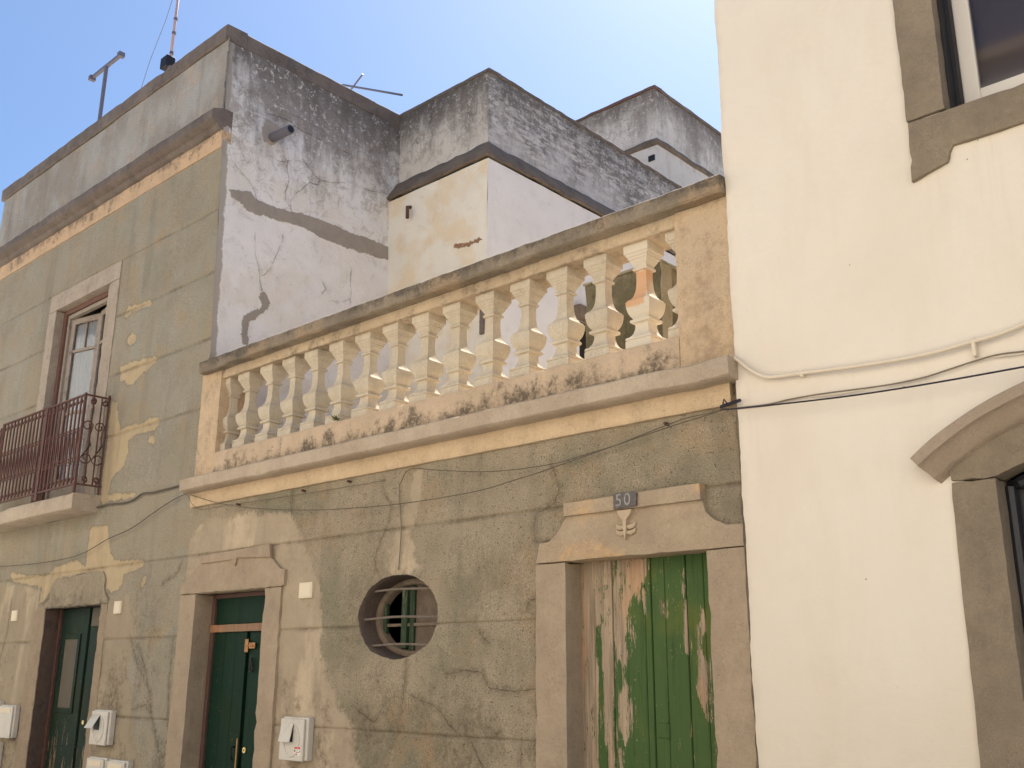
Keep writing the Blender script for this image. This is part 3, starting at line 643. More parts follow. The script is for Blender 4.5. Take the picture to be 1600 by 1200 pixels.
# door surrounds
def stone_prism(name, path, y0, y1, mat, parent, amp=.003, cut=.05):
    o = MB().prism([tuple(p) for p in path], y0, y1).build(name, mat, parent); worn(o, cut, amp); return o
def stone_box(name, mat, parent, x0, x1, y0, y1, z0, z1, amp=.003, cut=.06, seed=0):
    return worn(MB().box(x0, x1, y0, y1, z0, z1).build(name, mat, parent), cut, amp, seed=seed)
lp = PATHS['lintA']; lp = [(min(x, XE - .012), z) for x, z in lp]
lp = [p if i not in (14, 15) else p for i, p in enumerate(lp)]
lp[-3] = (lp[-3][0], 2.275); lp[-2] = (-3.04, 2.275); lp[-1] = (-4.08, 2.275); lp[0] = (-4.33, 2.278)
stone_prism('lintel', lp, -.034, .16, M['tan_ochre'], low)
stone_prism('lintel_cap', [(-4.075, 2.553), (-4.075, 2.640), (-3.065, 2.652), (-3.062, 2.553)], -.060, -.030, M['tan_ochre'], low, .002)
cv = MB(); tcx, tcz = -3.600, 2.463
cv.prism([(tcx - .055, tcz + .085), (tcx + .055, tcz + .085), (tcx + .045, tcz + .062), (tcx + .012, tcz + .025), (tcx + .010, tcz - .045), (tcx, tcz - .095), (tcx - .010, tcz - .045), (tcx - .012, tcz + .025), (tcx - .045, tcz + .062)], -.060, -.025)
for s_ in (-1, 1):
    for dz in (0, -.034): cv.tube([(tcx + s_ * .008, -.044, tcz - .015 + dz), (tcx + s_ * .035, -.046, tcz - .020 + dz), (tcx + s_ * .060, -.044, tcz - .012 + dz), (tcx + s_ * .070, -.042, tcz + .004 + dz)], [.010, .015, .013, .006], 6)
M['carved'] = plain('carved', (.50, .39, .27), .85, .1, scale=12)
cv.build('carving', M['carved'], low)
stone_box('jamb', M['tan'], low, -4.335, -4.085, -.030, .165, 0, 2.270, seed=1)
stone_box('jamb', M['tan_dark' if 0 else 'tan'], low, -3.060, XE - .012, -.030, .165, 0, 2.270, .005, seed=2)
lb = [tuple(p) for p in PATHS['lintB']]; lb = [(max(x, -8.70), z) for x, z in lb]; lb[-2] = (-8.42, 2.275); lb[-3] = (-7.335, 2.275); lb[-4] = (-7.075, 2.275); lb[-1] = (-8.70, 2.275)
stone_prism('lintel', lb, -.032, .17, M['tan'], low, .004)
stone_prism('lintel_cap', PATHS['capB'], -.052, -.028, M['tan'], low, .002)
stone_box('jamb', M['tan'], low, -8.69, -8.425, -.028, .175, 0, 2.270, .0035, seed=3)
stone_box('jamb', M['tan'], low, -7.350, -7.115, -.028, .175, 0, 2.270, .006, seed=4)

# big green door: planks with beaded joints
def plank_mesh(x0, x1, z0, z1, y, grooves=(), attr=None, th=.028):
    """one board; its face is a fine grid, shallow bead lines at `grooves`"""
    ex = [q for g_ in grooves for q in (g_ - .004, g_, g_ + .004)] + [x0 + .004, x1 - .004]
    U = axis_pts(x0, x1, .012, ex); V = axis_pts(z0, z1, .03)
    UU, VV = np.meshgrid(U, V); P = np.stack([UU.ravel(), VV.ravel()], 1)
    d = np.zeros(len(P))
    for g_ in grooves: d += np.where(np.abs(P[:, 0] - g_) < .002, .006, 0)
    d += np.where((P[:, 0] < x0 + .002) | (P[:, 0] > x1 - .002), .007, 0)
    d += np.array([mn.noise(Vector((p[0] * 20, p[1] * 1.1, x0 * 9))) for p in P]) * .0012
    nu, nv = len(U), len(V); idx = np.arange(nu * nv).reshape(nv, nu)
    q = np.stack([idx[:-1, :-1], idx[:-1, 1:], idx[1:, 1:], idx[1:, :-1]], -1).reshape(-1, 4)
    v = [(p[0], y + e, p[1]) for p, e in zip(P, d)]; f = [tuple(int(i) for i in r) for r in q]
    b = len(v); v += [(x0, y + th, z0), (x1, y + th, z0), (x1, y + th, z1), (x0, y + th, z1)]
    f.append((b + 1, b, b + 3, b + 2)); 
    f.append(tuple(int(i) for i in idx[:, 0]) + (b + 3, b)); f.append(tuple(int(i) for i in idx[::-1, -1]) + (b + 1, b + 2))
    f.append(tuple(int(i) for i in idx[0, ::-1]) + (b, b + 1)); f.append(tuple(int(i) for i in idx[-1, :]) + (b + 2, b + 3))
    me = bpy.data.meshes.new('plank'); me.from_pydata(v, [], f)
    a = np.full(len(v), -1.0)
    if attr is not None: a[:len(P)] = attr(P)
    me.attributes.new('pa', 'FLOAT', 'POINT').data.foreach_set('value', a.astype('f'))
    return me
def add_mesh(name, me, mat, parent):
    me.materials.append(mat); o = bpy.data.objects.new(name, me); COL.objects.link(o); o.parent = parent; return o
def peel(P):
    r = union(P, ['plA', 'plB', 'plC', 'plD', 'plE', 'plF', 'plH', 'plI', 'plJ', 'plK'])
    return np.minimum(r, -poly_sd(P, PATHS['plG']))
gd = MB().box(-4.095, -3.05, .165, .19, 0, 2.30).build('door', M['green_door'], low)
gd['label'] = 'tall green plank door with flaking paint'
for (a, b_, gr) in ((-4.097, -3.846, (-3.985,)), (-3.841, -3.557, (-3.60,)), (-3.551, -3.309, (-3.455,)), (-3.303, -3.052, (-3.185,))):
    add_mesh('plank', plank_mesh(a, b_, .02, 2.285, .13, gr, peel), M['green_door'], gd)
MB().box(-3.535, -3.45, .122, .129, 1.245, 1.325).build('letter_flap', M['green_door'], gd, .002)
MB().box(-3.462, -3.458, .1235, .1285, 1.245, 1.33).build('flap_hinge', M['black'], gd)

# narrow dark green door: frame, transom, bar and two leaves
dd = MB().box(-8.425, -7.35, .205, .225, 0, 2.30).build('door', M['gap_dark'], low); dd['label'] = 'dark green double door under a transom panel'
MB().box(-8.424, -8.375, .150, .205, 0, 2.27).build('door_frame', M['brown_frame'], dd, .003)
MB().box(-8.375, -7.352, .152, .205, 2.235, 2.272).build('door_frame', M['brown_frame'], dd, .003)
add_mesh('transom_panel', plank_mesh(-8.373, -7.352, 2.008, 2.234, .170, ()), M['dark_door'], dd)
worn(MB().box(-8.41, -7.352, .140, .175, 1.935, 2.004).build('door_bar', M['wood_bar'], dd), .05, .002)
add_mesh('door_leaf', plank_mesh(-8.372, -7.850, .02, 1.932, .170, (-8.19, -8.02)), M['dark_door'], dd)
add_mesh('door_leaf', plank_mesh(-7.815, -7.352, .02, 1.932, .176, (-7.60,)), M['dark_door'], dd)
MB().box(-7.860, -7.838, .156, .171, .02, 1.93).build('meeting_stile', M['dark_door'], dd, .004)
MB().box(-7.868, -7.852, .150, .157, .02, 1.05).build('rusty_strip', M['rust_orange'], dd, .002)
l = MB(); l.box(-7.85, -7.80, .150, .156, 1.76, 1.87); l.box(-7.79, -7.70, .152, .160, 1.79, 1.84); l.tube([(-7.84, .146, 1.815), (-7.72, .146, 1.815)], .008); l.build('latch', M['rust_orange'], dd, .002)
kb = MB(); kb.tube([(-7.735 + .022 * math.cos(a), .155 - .0 * a, 1.63 + .036 * math.sin(a)) for a in np.linspace(0, 2 * math.pi, 15)[:-1]], .007, 6, True); kb.tube([(-7.735, .158, 1.665), (-7.735, .150, 1.715)], .011); kb.build('knocker', M['black'], dd, smooth=1)
kh = MB(); kh.tube([(-7.77, .172, .96), (-7.77, .166, .96)], .024, 14); kh.build('keyhole_plate', M['brass'], dd, smooth=1)
MB().tube([(-7.77, .168, .96), (-7.77, .1635, .96)], .008, 8).build('keyhole', M['black'], dd)
hn = MB(); hn.tube([(-7.905, .165, .98), (-7.905, .13, .98), (-7.905, .13, .90), (-7.905, .15, .87)], .009, 6); hn.build('handle', M['black'], dd, smooth=1)

# oval window
def ell(cx, cz, a, b_, y, n=112): return [(cx + a * math.cos(t_), y, cz + b_ * math.sin(t_)) for t_ in np.linspace(0, 2 * math.pi, n + 1)[:-1]]
def ring_tunnel(cx, cz, A, B, n=112):
    """A,B = lists of (a,b,y) rings"""
    b = MB(); rings = [ell(cx, cz, a, c_, y, n) for a, c_, y in A]
    for ri, r in enumerate(rings):
        if B and ri < 4: r = [(cx + (v[0] - cx) * (1 + (oval_wob(2 * math.pi * k_ / n) - 1) * (1 - ri * .25)), v[1], cz + (v[2] - cz) * (1 + (oval_wob(2 * math.pi * k_ / n) - 1) * (1 - ri * .25))) for k_, v in enumerate(r)]
        for v in r:
            d = mn.noise_vector(Vector(v) * 9) * .006 if B else Vector()
            b.v.append(tuple(Vector(v) + d * (1 if ri not in (0,) else .6)))
    m = len(rings)
    for i in range(m - 1):
        for k in range(n): k2 = (k + 1) % n; b.f.append((i * n + k, i * n + k2, (i + 1) * n + k2, (i + 1) * n + k))
    return b
cx, cz, ra, rb = OV
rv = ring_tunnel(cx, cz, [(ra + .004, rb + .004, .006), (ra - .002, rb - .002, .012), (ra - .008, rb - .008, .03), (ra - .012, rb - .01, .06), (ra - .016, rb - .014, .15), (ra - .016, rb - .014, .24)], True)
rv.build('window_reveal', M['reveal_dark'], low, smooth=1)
ow = ring_tunnel(cx, cz, [(ra - .02, rb - .018, .22), (ra - .02, rb - .018, .155), (ra - .035, rb - .03, .148), (ra - .07, rb - .055, .150), (ra - .078, rb - .062, .16), (ra - .078, rb - .062, .22)], False).build('window', M['old_wood'], low, smooth=1)
ow['label'] = 'oval window behind three iron bars'
M['green_frame'] = wood_paint('green_frame', (.035, .06, .035), (.05, .075, .04), (.30, .25, .18), .06)
def clip_z(x, s=.078): return max(.02, (rb - s + .016) * math.sqrt(max(0, 1 - ((x - cx) / (ra - s)) ** 2)))
for a, b_, y in ((-5.835, -5.775, .165), (-5.755, -5.705, .175)):
    h = min(clip_z(a), clip_z(b_)); MB().box(a, b_, y, y + .035, cz - h, cz + h).build('mullion', M['green_frame'], ow, .004)
MB().box(-6.045, -6.005, .170, .20, cz - clip_z(-6.02), cz + clip_z(-6.02)).build('mullion', M['green_frame'], ow, .004)
MB().box(-6.02, -5.42, .176, .20, 1.928, 1.950).build('glazing_bar', M['old_wood'], ow, .003)
b = MB(); n = 24; pts = [(-5.705, .196, cz - clip_z(-5.705))] + [(cx + (ra - .075) * math.cos(a_), .196, cz + (rb - .06) * math.sin(a_)) for a_ in np.linspace(-1.5, 1.5, n)] + [(-5.705, .196, cz + clip_z(-5.705))]
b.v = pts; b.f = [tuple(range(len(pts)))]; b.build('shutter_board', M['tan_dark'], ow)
bars = []
for zb, w in ((2.185, .26), (1.985, .43), (1.79, .30)):
    s_ = .004 if zb > 2.1 else 0
    o = MB().tube([(cx + x, .055 + .003 * math.sin(x * 9), zb + .006 * math.sin(x * 7 + zb)) for x in np.linspace(-ra * math.sqrt(max(0, 1 - ((zb - cz) / rb) ** 2)) * 1.0, ra * math.sqrt(max(0, 1 - ((zb - cz) / rb) ** 2)) * 1.0, 9)], .0092, 7).build('window_bar', M['iron'], ow, smooth=1)

# number plate
pl = thing('number_plate', 'worn dark house number plate over the tall green door', 'number plate')
MB().prism([(-3.668, 2.556), (-3.50, 2.562), (-3.494, 2.64), (-3.52, 2.652), (-3.645, 2.654), (-3.668, 2.64)], -.075, -.060).build('plate', M['enamel'], pl, .002)
for i, (ch, x) in enumerate((('5', -3.652), ('0', -3.588))):
    cu_ = bpy.data.curves.new('digit', 'FONT'); cu_.body = ch; cu_.size = .105; cu_.extrude = .002; cu_.space_character = 1
    to = bpy.data.objects.new('tmp', cu_); COL.objects.link(to); dg = bpy.context.evaluated_depsgraph_get()
    me = bpy.data.meshes.new_from_object(to.evaluated_get(dg)); bpy.data.objects.remove(to)
    me.transform(Matrix.Translation((x, -.0765, 2.573)) @ Matrix.Rotation(math.pi / 2, 4, 'X')); me.materials.clear(); me.materials.append(M['digit'])
    o = bpy.data.objects.new('digit', me); COL.objects.link(o); o.parent = pl

# ---------------- balustrade ----------------
bal = thing('balustrade', 'long stone balustrade with turned square balusters along the roof terrace edge', 'balustrade')
PX0, PX1 = XS0 - .02, XE - .012
MB().extr([(.27, 3.352), (-.018, 3.352), (-.016, 3.56), (.0, 3.580), (.27, 3.585)], -8.337, -3.188, .04, .004, chip=.03).build('bottom_rail', M['plinth'], bal, smooth=1)
MB().extr([(.27, 4.300), (.006, 4.300), (.0, 4.306), (.0, 4.384), (.27, 4.384)], -8.335, -3.19, .05, .003, chip=.015).build('top_rail', M['rail'], bal, smooth=1)
MB().extr([(.36, 4.384), (-.088, 4.384), (-.102, 4.396), (-.104, 4.486), (-.09, 4.498), (.36, 4.502)], -8.615, XE - .005, .035, .005, chip=.05).build('coping', M['coping'], bal, smooth=1)
stone_box('post', M['post'], bal, PX0 + .01, -8.335, -.016, .265, 3.35, 4.384, .003, seed=5)
stone_box('post', M['post'], bal, -3.19, PX1, -.016, .265, 3.35, 4.384, .003, seed=6)
prof = [(0, 1.0), (.084, 1.0), (.085, .94), (.092, .94), (.094, 1.0), (.112, .985), (.118, .95), (.119, .88), (.128, .79), (.142, .70), (.165, .61), (.195, .545), (.225, .51), (.252, .52), (.258, .56), (.259, .72), (.266, .76), (.280, .77), (.290, .73), (.291, .60), (.305, .64), (.325, .745), (.35, .83), (.38, .895), (.42, .94), (.455, .95), (.457, .88), (.470, .88), (.476, .80), (.487, .70), (.505, .60), (.53, .52), (.565, .455), (.61, .415), (.66, .395), (.72, .39), (.757, .40), (.758, .53), (.765, .56), (.778, .56), (.786, .53), (.787, .44), (.80, .47), (.82, .55), (.845, .66), (.862, .70), (.863, .76), (.885, .77), (.886, .82), (.90, .86), (.914, .92), (.916, .97), (1, .97)]
def baluster_mesh(HW=.098, H=.722):
    b = MB()
    for t_, w in prof:
        for sx, sy in ((-1, -1), (1, -1), (1, 1), (-1, 1)): b.v.append((sx * w * HW, sy * w * HW, t_ * H))
    n = len(prof)
    for i in range(n - 1):
        for k in range(4): k2 = (k + 1) % 4; b.f.append((i * 4 + k, i * 4 + k2, i * 4 + 4 + k2, i * 4 + 4 + k))
    b.f.append((0, 3, 2, 1)); b.f.append(tuple((n - 1) * 4 + k for k in range(4)))
    return b
BX = [-8.345, -8.03, -7.665, -7.317, -6.987, -6.637, -6.29, -5.94, -5.59, -5.24, -4.89, -4.54, -4.19, -3.86, -3.525, -3.20]
bmesh0 = None
for i, x in enumerate(BX):
    if bmesh0 is None:
        o = baluster_mesh().build('baluster', M['baluster'], bal, .0012); bmesh0 = o
    else:
        o = bmesh0.copy(); COL.objects.link(o); o.parent = bal
    o.location = (x, .132, 3.581); o.rotation_euler = (0, random.uniform(-.005, .005), random.uniform(-.025, .025))
    if i == 14:
        o.data = o.data.copy(); t = NT('baluster_worn')
        c = t.mix(t.noise(5, 4), (.60, .53, .41), (.68, .60, .48)); xx = t.xyz()
        zf = t.add(xx[2], t.mul(t.add(t.noise(12, 4), -.5), .06))
        k = t.mul(t.ss(zf, 3.86, 3.88), t.ss(zf, 4.14, 4.12), t.ss(t.add(xx[0], t.mul(t.noise(9, 3), .06)), -3.44, -3.46))
        c = t.mix(k, c, t.mix(t.noise(14, 3), (.60, .33, .18), (.66, .42, .25)))
        o.data.materials[0] = t.out(c, .85, t.noise(40, 4), .15, .006); o['label'] = 'baluster with bare terracotta belly'
# weed in the balustrade
pb_ = thing('weed', 'small green weed growing out of the balustrade base', 'plant', loc=(-6.50, .0, 3.58))
b = MB(); 
for k in range(16):
    a = random.uniform(0, 6.28); l = random.uniform(.03, .075); e = random.uniform(.1, 1.2)
    p0 = Vector((random.uniform(-.02, .02), random.uniform(-.04, 0), 0)); d = Vector((math.cos(a) * math.cos(e), math.sin(a) * math.cos(e) - .3, math.sin(e))) * l
    s_ = Vector((-d.y, d.x, .01)).normalized() * .009; n0 = len(b.v)
    b.v += [tuple(p0), tuple(p0 + d * .5 + s_), tuple(p0 + d), tuple(p0 + d * .5 - s_ + Vector((0, 0, .004)))]; b.f.append((n0, n0 + 1, n0 + 2, n0 + 3))
b.build('foliage', M['leaf'], pb_)
b = MB()
for a in (-.5, .1, .6): b.tube([(0, -.01, 0), (a * .05, -.03, .05)], .002, 4)
b.build('stem', M['leaf'], pb_)

# ---------------- tall corner house on the left ----------------
tall = thing('corner_house', 'tall grey-green house with French window, balcony and dark weathered roof parapet', 'house')
def xs(z): return np.where(z > 4.6, -8.60 - .0576 * (z - 4.6), -8.66 - .0) if isinstance(z, np.ndarray) else (-8.60 - .0576 * (z - 4.6) if z > 4.6 else -8.66)
def xs2(z):
    z = np.asarray(z, float); return np.where(z > 4.6, -8.60 - .0576 * (z - 4.6), np.where(z > 4.4, -8.60 - (4.6 - z) * .3, -8.66))
XL = -14.72
JL = [6.2, 5.49, 4.768, 4.06, 2.628, 1.898, 1.17, .45]
def left_uedge(G):
    k = G[:, 0] > -8.72; G[:, 0] = np.where(k, xs2(G[:, 1]), G[:, 0]); return G
def left_disp(P):
    d = fbm(P, 1.3, 8) * .007 + fbm(P, 8, 2, 2) * .0012
    for j in JL: d += np.where((np.abs(P[:, 1] - j) < .0045), .008, 0)
    d += np.where(union(P, ['ochA', 'ochB', 'ochC', 'ochD', 'ochE', 'ochF']) > 0, .006, 0)
    return d
def left_attr(P):
    cs, cu = crack_attrs(P, 'crkB')
    return dict(pa=union(P, ['ochA', 'ochB', 'ochC', 'ochD', 'ochE', 'ochF', 'ochG']), pb=union(P, ['smoothL', 'smoothL2']), pc=union(P, ['roughL']), cs=cs, cu=cu)
WX0, WX1, WZ0, WZ1 = -12.35, -10.97, 3.42, 5.965
DX0, DX1, DZ1 = -11.57, -10.285, 2.257
U = axis_pts(XL, -8.70, .028, (WX0, WX1, DX0, DX1)); V = axis_pts(0, 6.93, .028, joint_rows(JL) + [WZ0, WZ1, DZ1])
relief('front_wall', M['render_left'], tall, 'y', U, V, 0, [(WX0, WX1, WZ0, WZ1), (DX0, DX1, -1, DZ1)], None, left_disp, left_attr, left_uedge)
def lr(z): return float(xs2(z))
U = axis_pts(XL, -8.70, .06); V = axis_pts(7.30, 8.27, .06)
relief('front_parapet', M['parapet_left'], tall, 'y', U, V, -.012, (), None, lambda P: fbm(P, 2, 4) * .006, None, left_uedge)
def left_run(name, mat, prof_, zmid, x1, **k):
    MB().extr(prof_, XL - .05, x1, .06, **k).build(name, mat, tall, smooth=1)
left_run('frieze_band', M['cream_left'], [(.1, 6.925), (-.012, 6.925), (-.018, 7.12), (.1, 7.12)], 0, lr(7.0) - .005, amp=.003, chip=.02)
left_run('cornice', M['coping_dark'], [(.1, 7.12), (-.02, 7.12), (-.05, 7.135), (-.07, 7.18), (-.12, 7.20), (-.145, 7.225), (-.148, 7.315), (-.135, 7.335), (-.01, 7.38), (.1, 7.38)], 0, lr(7.25) - .0, amp=.006, chip=.0)
left_run('coping', M['coping_dark'], [(.22, 8.25), (-.03, 8.25), (-.045, 8.265), (-.048, 8.42), (-.03, 8.438), (.22, 8.445)], 0, lr(8.35) + .012, amp=.005, chip=.03)
# side wall above the terrace
def side_attr(P):
    cs, cu = crack_attrs(P, 'crkC'); return dict(pa=union(P, ['mortA', 'mortB', 'mortC']), cs=cs, cu=cu)
def side_disp(P):
    d = fbm(P, 1.8, 12) * .010 + fbm(P, 10, 6, 3) * .003
    d += np.where(union(P, ['mortA', 'mortB', 'mortC']) > 0, .006, 0); return d
TY = 2.487; TB = 2.30
U = axis_pts(.0, 2.56, .02); V = axis_pts(3.3, 8.26, .02)
relief('side_wall', M['side'], tall, 'x', U, V, lambda z: xs2(z), (), None, side_disp, side_attr)
zz_ = 8.35
MB().extr([(lr(zz_) - .22, 8.25), (lr(zz_) + .012, 8.25), (lr(zz_) + .016, 8.42), (lr(zz_), 8.438), (lr(zz_) - .22, 8.445)], .222, 2.55, .05, .004, axis='y', chip=.02).build('coping', M['coping_dark'], tall, smooth=1)
box('roof_slab', M['roof_floor'], tall, XL + .02, -8.92, .22, 9.5, 7.45, 7.62); box('back_wall', M['opp'], tall, XL, -8.92, 9.5, 9.7, 0, 8.3)
box('end_wall', M['opp'], tall, XL, XL + .2, .012, 9.5, 0, 8.25); box('floor_slab', M['dark_room'], tall, XL + .2, -8.92, .26, 9.5, 3.1, 3.3)
box('inner_parapet', M['opp'], tall, XL + .2, -8.92, .12, .22, 7.62, 8.25)
# stones under the cornice end and along the corner
# French window
def rect_frame(b, x0, x1, z0, z1, y0, y1, w, wb=None):
    wb = wb or w; b.box(x0, x0 + w, y0, y1, z0, z1); b.box(x1 - w, x1, y0, y1, z0, z1); b.box(x0 + w, x1 - w, y0, y1, z0, z0 + wb); b.box(x0 + w, x1 - w, y0, y1, z1 - w, z1); return b
worn(MB().box(-12.56, WX0, -.014, .12, 3.42, 5.96).build('window_jamb', M['tan_left'], tall), .08, .003)
worn(MB().box(WX1, -10.715, -.014, .12, 3.42, 5.96).build('window_jamb', M['tan_left'], tall), .08, .005)
worn(MB().box(-12.56, -10.715, -.014, .12, 5.963, 6.19).build('window_lintel', M['tan_left'], tall), .08, .003)
fw = MB(); rect_frame(fw, WX0 - .005, WX1 + .005, 3.40, 5.975, .09, .17, .07); fw = fw.build('window', M['red_frame'], tall, .004); fw['label'] = 'French window standing ajar'
f2 = MB(); rect_frame(f2, WX0 + .065, WX1 - .065, 3.44, 5.905, .12, .175, .05); f2.build('inner_frame', M['pale_frame'], fw, .003)
LW = (WX1 - WX0 - .23) / 2
def leaf(side):
    hx = WX0 + .115 if side > 0 else WX1 - .115
    o = bpy.data.objects.new('casement', None); 
    b = MB(); rect_frame(b, 0, LW, 3.50, 5.85, 0, .035, .075, .30)
    zs = [5.42, 4.62]
    for z in zs: b.box(.075, LW - .075, .004, .031, z - .018, z + .018)
    b.box(LW / 2 - .011, LW / 2 + .011, .004, .031, 5.438, 5.775)
    if side < 0: b.v = [(-x, y, z) for x, y, z in b.v]
    c_ = b.build('casement', M['pale_frame'], fw, .003); c_.location = (hx, .150, 0); c_.rotation_euler.z = math.radians(12 if side > 0 else -9)
    # panes belong to the casement: baked into its turned position as window sub-parts
    for (x0, x1, z0, z1) in ((.075, LW / 2 - .011, 5.438, 5.775), (LW / 2 + .011, LW - .075, 5.438, 5.775), (.075, LW - .075, 4.638, 5.402), (.075, LW - .075, 3.80, 4.602)):
        m = MB().box(x0, x1, .016, .020, z0, z1)
        if side < 0: m.v = [(-x, y, z) for x, y, z in m.v]
        p = m.build('pane', M['glass'], fw); p.location = c_.location; p.rotation_euler = c_.rotation_euler
    cb = MB(); n = 26
    for k in range(n + 1):
        x = .08 + (LW - .16) * k / n; yy = .045 + .010 * math.sin(k * 1.25) + .004 * math.sin(k * 2.9)
        cb.v += [(x, yy, 3.8), (x, yy, 5.79)]
        if k: q = 2 * k; cb.f.append((q - 2, q, q + 1, q - 1))
    if side < 0: cb.v = [(-x, y, z) for x, y, z in cb.v]
    cu2 = cb.build('curtain', M['curtain'], fw, smooth=2); cu2.location = c_.location; cu2.rotation_euler = c_.rotation_euler
leaf(1); leaf(-1)
# ground floor door on the left
stone_prism('lintel', [(-11.63, 2.26), (-11.63, 2.31), (-11.53, 2.36), (-11.51, 2.50), (-11.42, 2.565), (-11.0, 2.585), (-10.32, 2.60), (-10.24, 2.50), (-10.20, 2.36), (-10.13, 2.30), (-10.13, 2.26)], -.010, .15, M['patch_stone'], tall, .010)
worn(MB().box(DX0 - .005, DX0 + .012, -.004, .16, 0, 2.255).build('jamb', M['maroon'], tall), .05, .004)
worn(MB().box(DX1, DX1 + .15, -.006, .16, 0, 2.255).build('jamb', M['plaster_jamb'], tall), .05, .007)
worn(MB().box(DX0 - .30, DX0 - .005, -.006, .10, 0, 2.245).build('jamb', M['plaster_jamb'], tall), .06, .005)
ld = MB().box(DX0, DX1, .215, .235, 0, 2.29).build('door', M['gap_dark'], tall); ld['label'] = 'narrow dark green door with a tall panel, paint flaking at the foot'
MB().box(DX0 + .01, DX0 + .045, .155, .215, 0, 2.255).build('door_frame', M['rust'], ld, .003)
add_mesh('door_leaf', plank_mesh(DX0 + .05, -10.89, .02, 2.25, .18, ()), M['dark_door_b'], ld)
add_mesh('door_leaf', plank_mesh(-10.84, DX1, .02, 2.05, .185, (-10.66,)), M['dark_door_b'], ld)
MB().box(-10.84, DX1, .186, .205, 2.055, 2.25).build('transom_panel', M['grey_board'], ld, .003)
pf = MB(); rect_frame(pf, -11.43, -11.02, 1.16, 1.98, .166, .181, .055); pf.build('panel_moulding', M['dark_door_b'], ld, .004)
MB().box(-11.375, -11.075, .172, .179, 1.215, 1.925).build('door_panel', M['grey_board'], ld)
MB().tube([(-10.76, .185, 1.08), (-10.76, .178, 1.08)], .022, 12).build('keyhole_plate', M['brass'], ld, smooth=1)
# corner of another surround at the far left
stone_prism('lintel', [(-13.9, 2.30), (-13.9, 2.72), (-12.995, 2.72), (-12.99, 2.66), (-13.03, 2.58), (-13.10, 2.50), (-13.10, 2.40), (-13.06, 2.30)], -.05, .10, M['maroon'], tall, .004)
stone_box('jamb', M['tan'], tall, -13.35, -13.02, -.02, .10, 0, 2.295, .004, seed=9)
# spout and vents
b = MB().tube([(-8.80, .60, 7.29), (-8.40, .60, 7.26)], .052, 14); b.tube([(-8.401, .60, 7.26), (-8.398, .60, 7.26)], .047, 14); b.build('spout', M['grey_metal'], tall, smooth=1)
MB().tube([(-8.399, .60, 7.2598), (-8.3965, .60, 7.2598)], .040, 14).build('spout_mouth', M['black'], tall)
# balcony
bs = MB().extr([(.02, 3.23), (-.27, 3.23), (-.30, 3.25), (-.305, 3.385), (-.29, 3.41), (.02, 3.415)], -13.15, -10.58, .05, .004, chip=.05).build('balcony_slab', M['cornice'], tall, smooth=1)
rl = MB(); BY = -.285; RX0, RX1 = -12.72, -10.60
rl.box(RX0 - .02, RX1 + .01, BY - .012, BY + .012, 4.482, 4.50); rl.box(RX0 - .5, RX1 + .01, BY - .010, BY + .010, 3.500, 3.518)
rl.box(RX1 - .006, RX1 + .012, BY, .0, 4.482, 4.50); rl.box(RX1 - .006, RX1 + .012, BY, .0, 3.500, 3.518)
rl = rl.build('balcony_railing', M['rust'], tall); rl['label'] = 'rusty wrought-iron railing with scrolls'
MB().box(RX1 - .012, RX1 + .014, BY - .014, BY + .012, 3.41, 4.51).build('post', M['rust'], rl)
MB().box(RX0 - .035, RX0 - .01, BY - .014, BY + .012, 3.41, 4.50).build('post', M['rust'], rl)
MB().box(RX1 - .008, RX1 + .010, -.03, -.012, 3.41, 4.53).build('post', M['rust'], rl)
MB().box(-11.56, -11.50, BY - .016, BY + .010, 3.42, 4.482).build('post', M['rust'], rl)
NB = 22; bar0 = None; sc0 = None
def spiral(cx_, cz_, r, a0, turns, dirn, n=10): return [(cx_ + r * (1 - .65 * k / n) * math.cos(a0 + dirn * turns * 2 * math.pi * k / n), 0, cz_ + r * (1 - .65 * k / n) * math.sin(a0 + dirn * turns * 2 * math.pi * k / n)) for k in range(n + 1)]
def s_path(g_):
    top = spiral(g_ * .12, 4.10, g_ * .34, math.pi, 1.0, -1); bot = [(-x, y, 8.0 - .12 - z + .01) for x, y, z in top]
    return top[::-1] + [(-.01, 0, 4.02), (.0, 0, 3.945), (.01, 0, 3.87)] + bot
curl0 = None
def curl(x, y, z, sx, sz, g_, rot=0):
    global curl0
    if curl0 is None: o = curl0 = MB().tube(spiral(g_ * .27, 0, g_ * .26, math.pi / 2, 1.1, -1), .0075, 5).build('curl', M['rust'], rl, smooth=2)
    else: o = curl0.copy(); COL.objects.link(o); o.parent = rl
    o.location = (x, y, z); o.scale = (sx, 1, sz); o.rotation_euler.z = rot
gp = (RX1 - RX0) / NB
for i in range(NB + 5):
    x = RX1 - gp * (i + 1)
    if abs(x + 11.53) < .03: continue
    if bar0 is None: o = bar0 = MB().box(-.011, .011, -.007, .007, 3.518, 4.482).build('bar', M['rust'], rl)
    else: o = bar0.copy(); COL.objects.link(o); o.parent = rl
    o.location = (x, BY, 0)
    if x < RX0: o.scale.z = .995
for i in range(NB + 4):
    x = RX1 - gp * (i + .5)
    if sc0 is None: o = sc0 = MB().tube(s_path(gp), .0075, 5).build('scroll', M['rust'], rl, smooth=2)
    else: o = sc0.copy(); COL.objects.link(o); o.parent = rl
    o.location = (x, BY, 0)
    for s_ in (-1, 1): curl(x, BY, 4.425, s_, 1, gp); curl(x, BY, 3.57, s_, -1, gp)
for y in (-.19, -.10): MB().box(RX1 - .004, RX1 + .008, y - .007, y + .007, 3.518, 4.482).build('bar', M['rust'], rl)
def yz(l, x=RX1 + .002): return [(x, p[0], p[2]) for p in l]
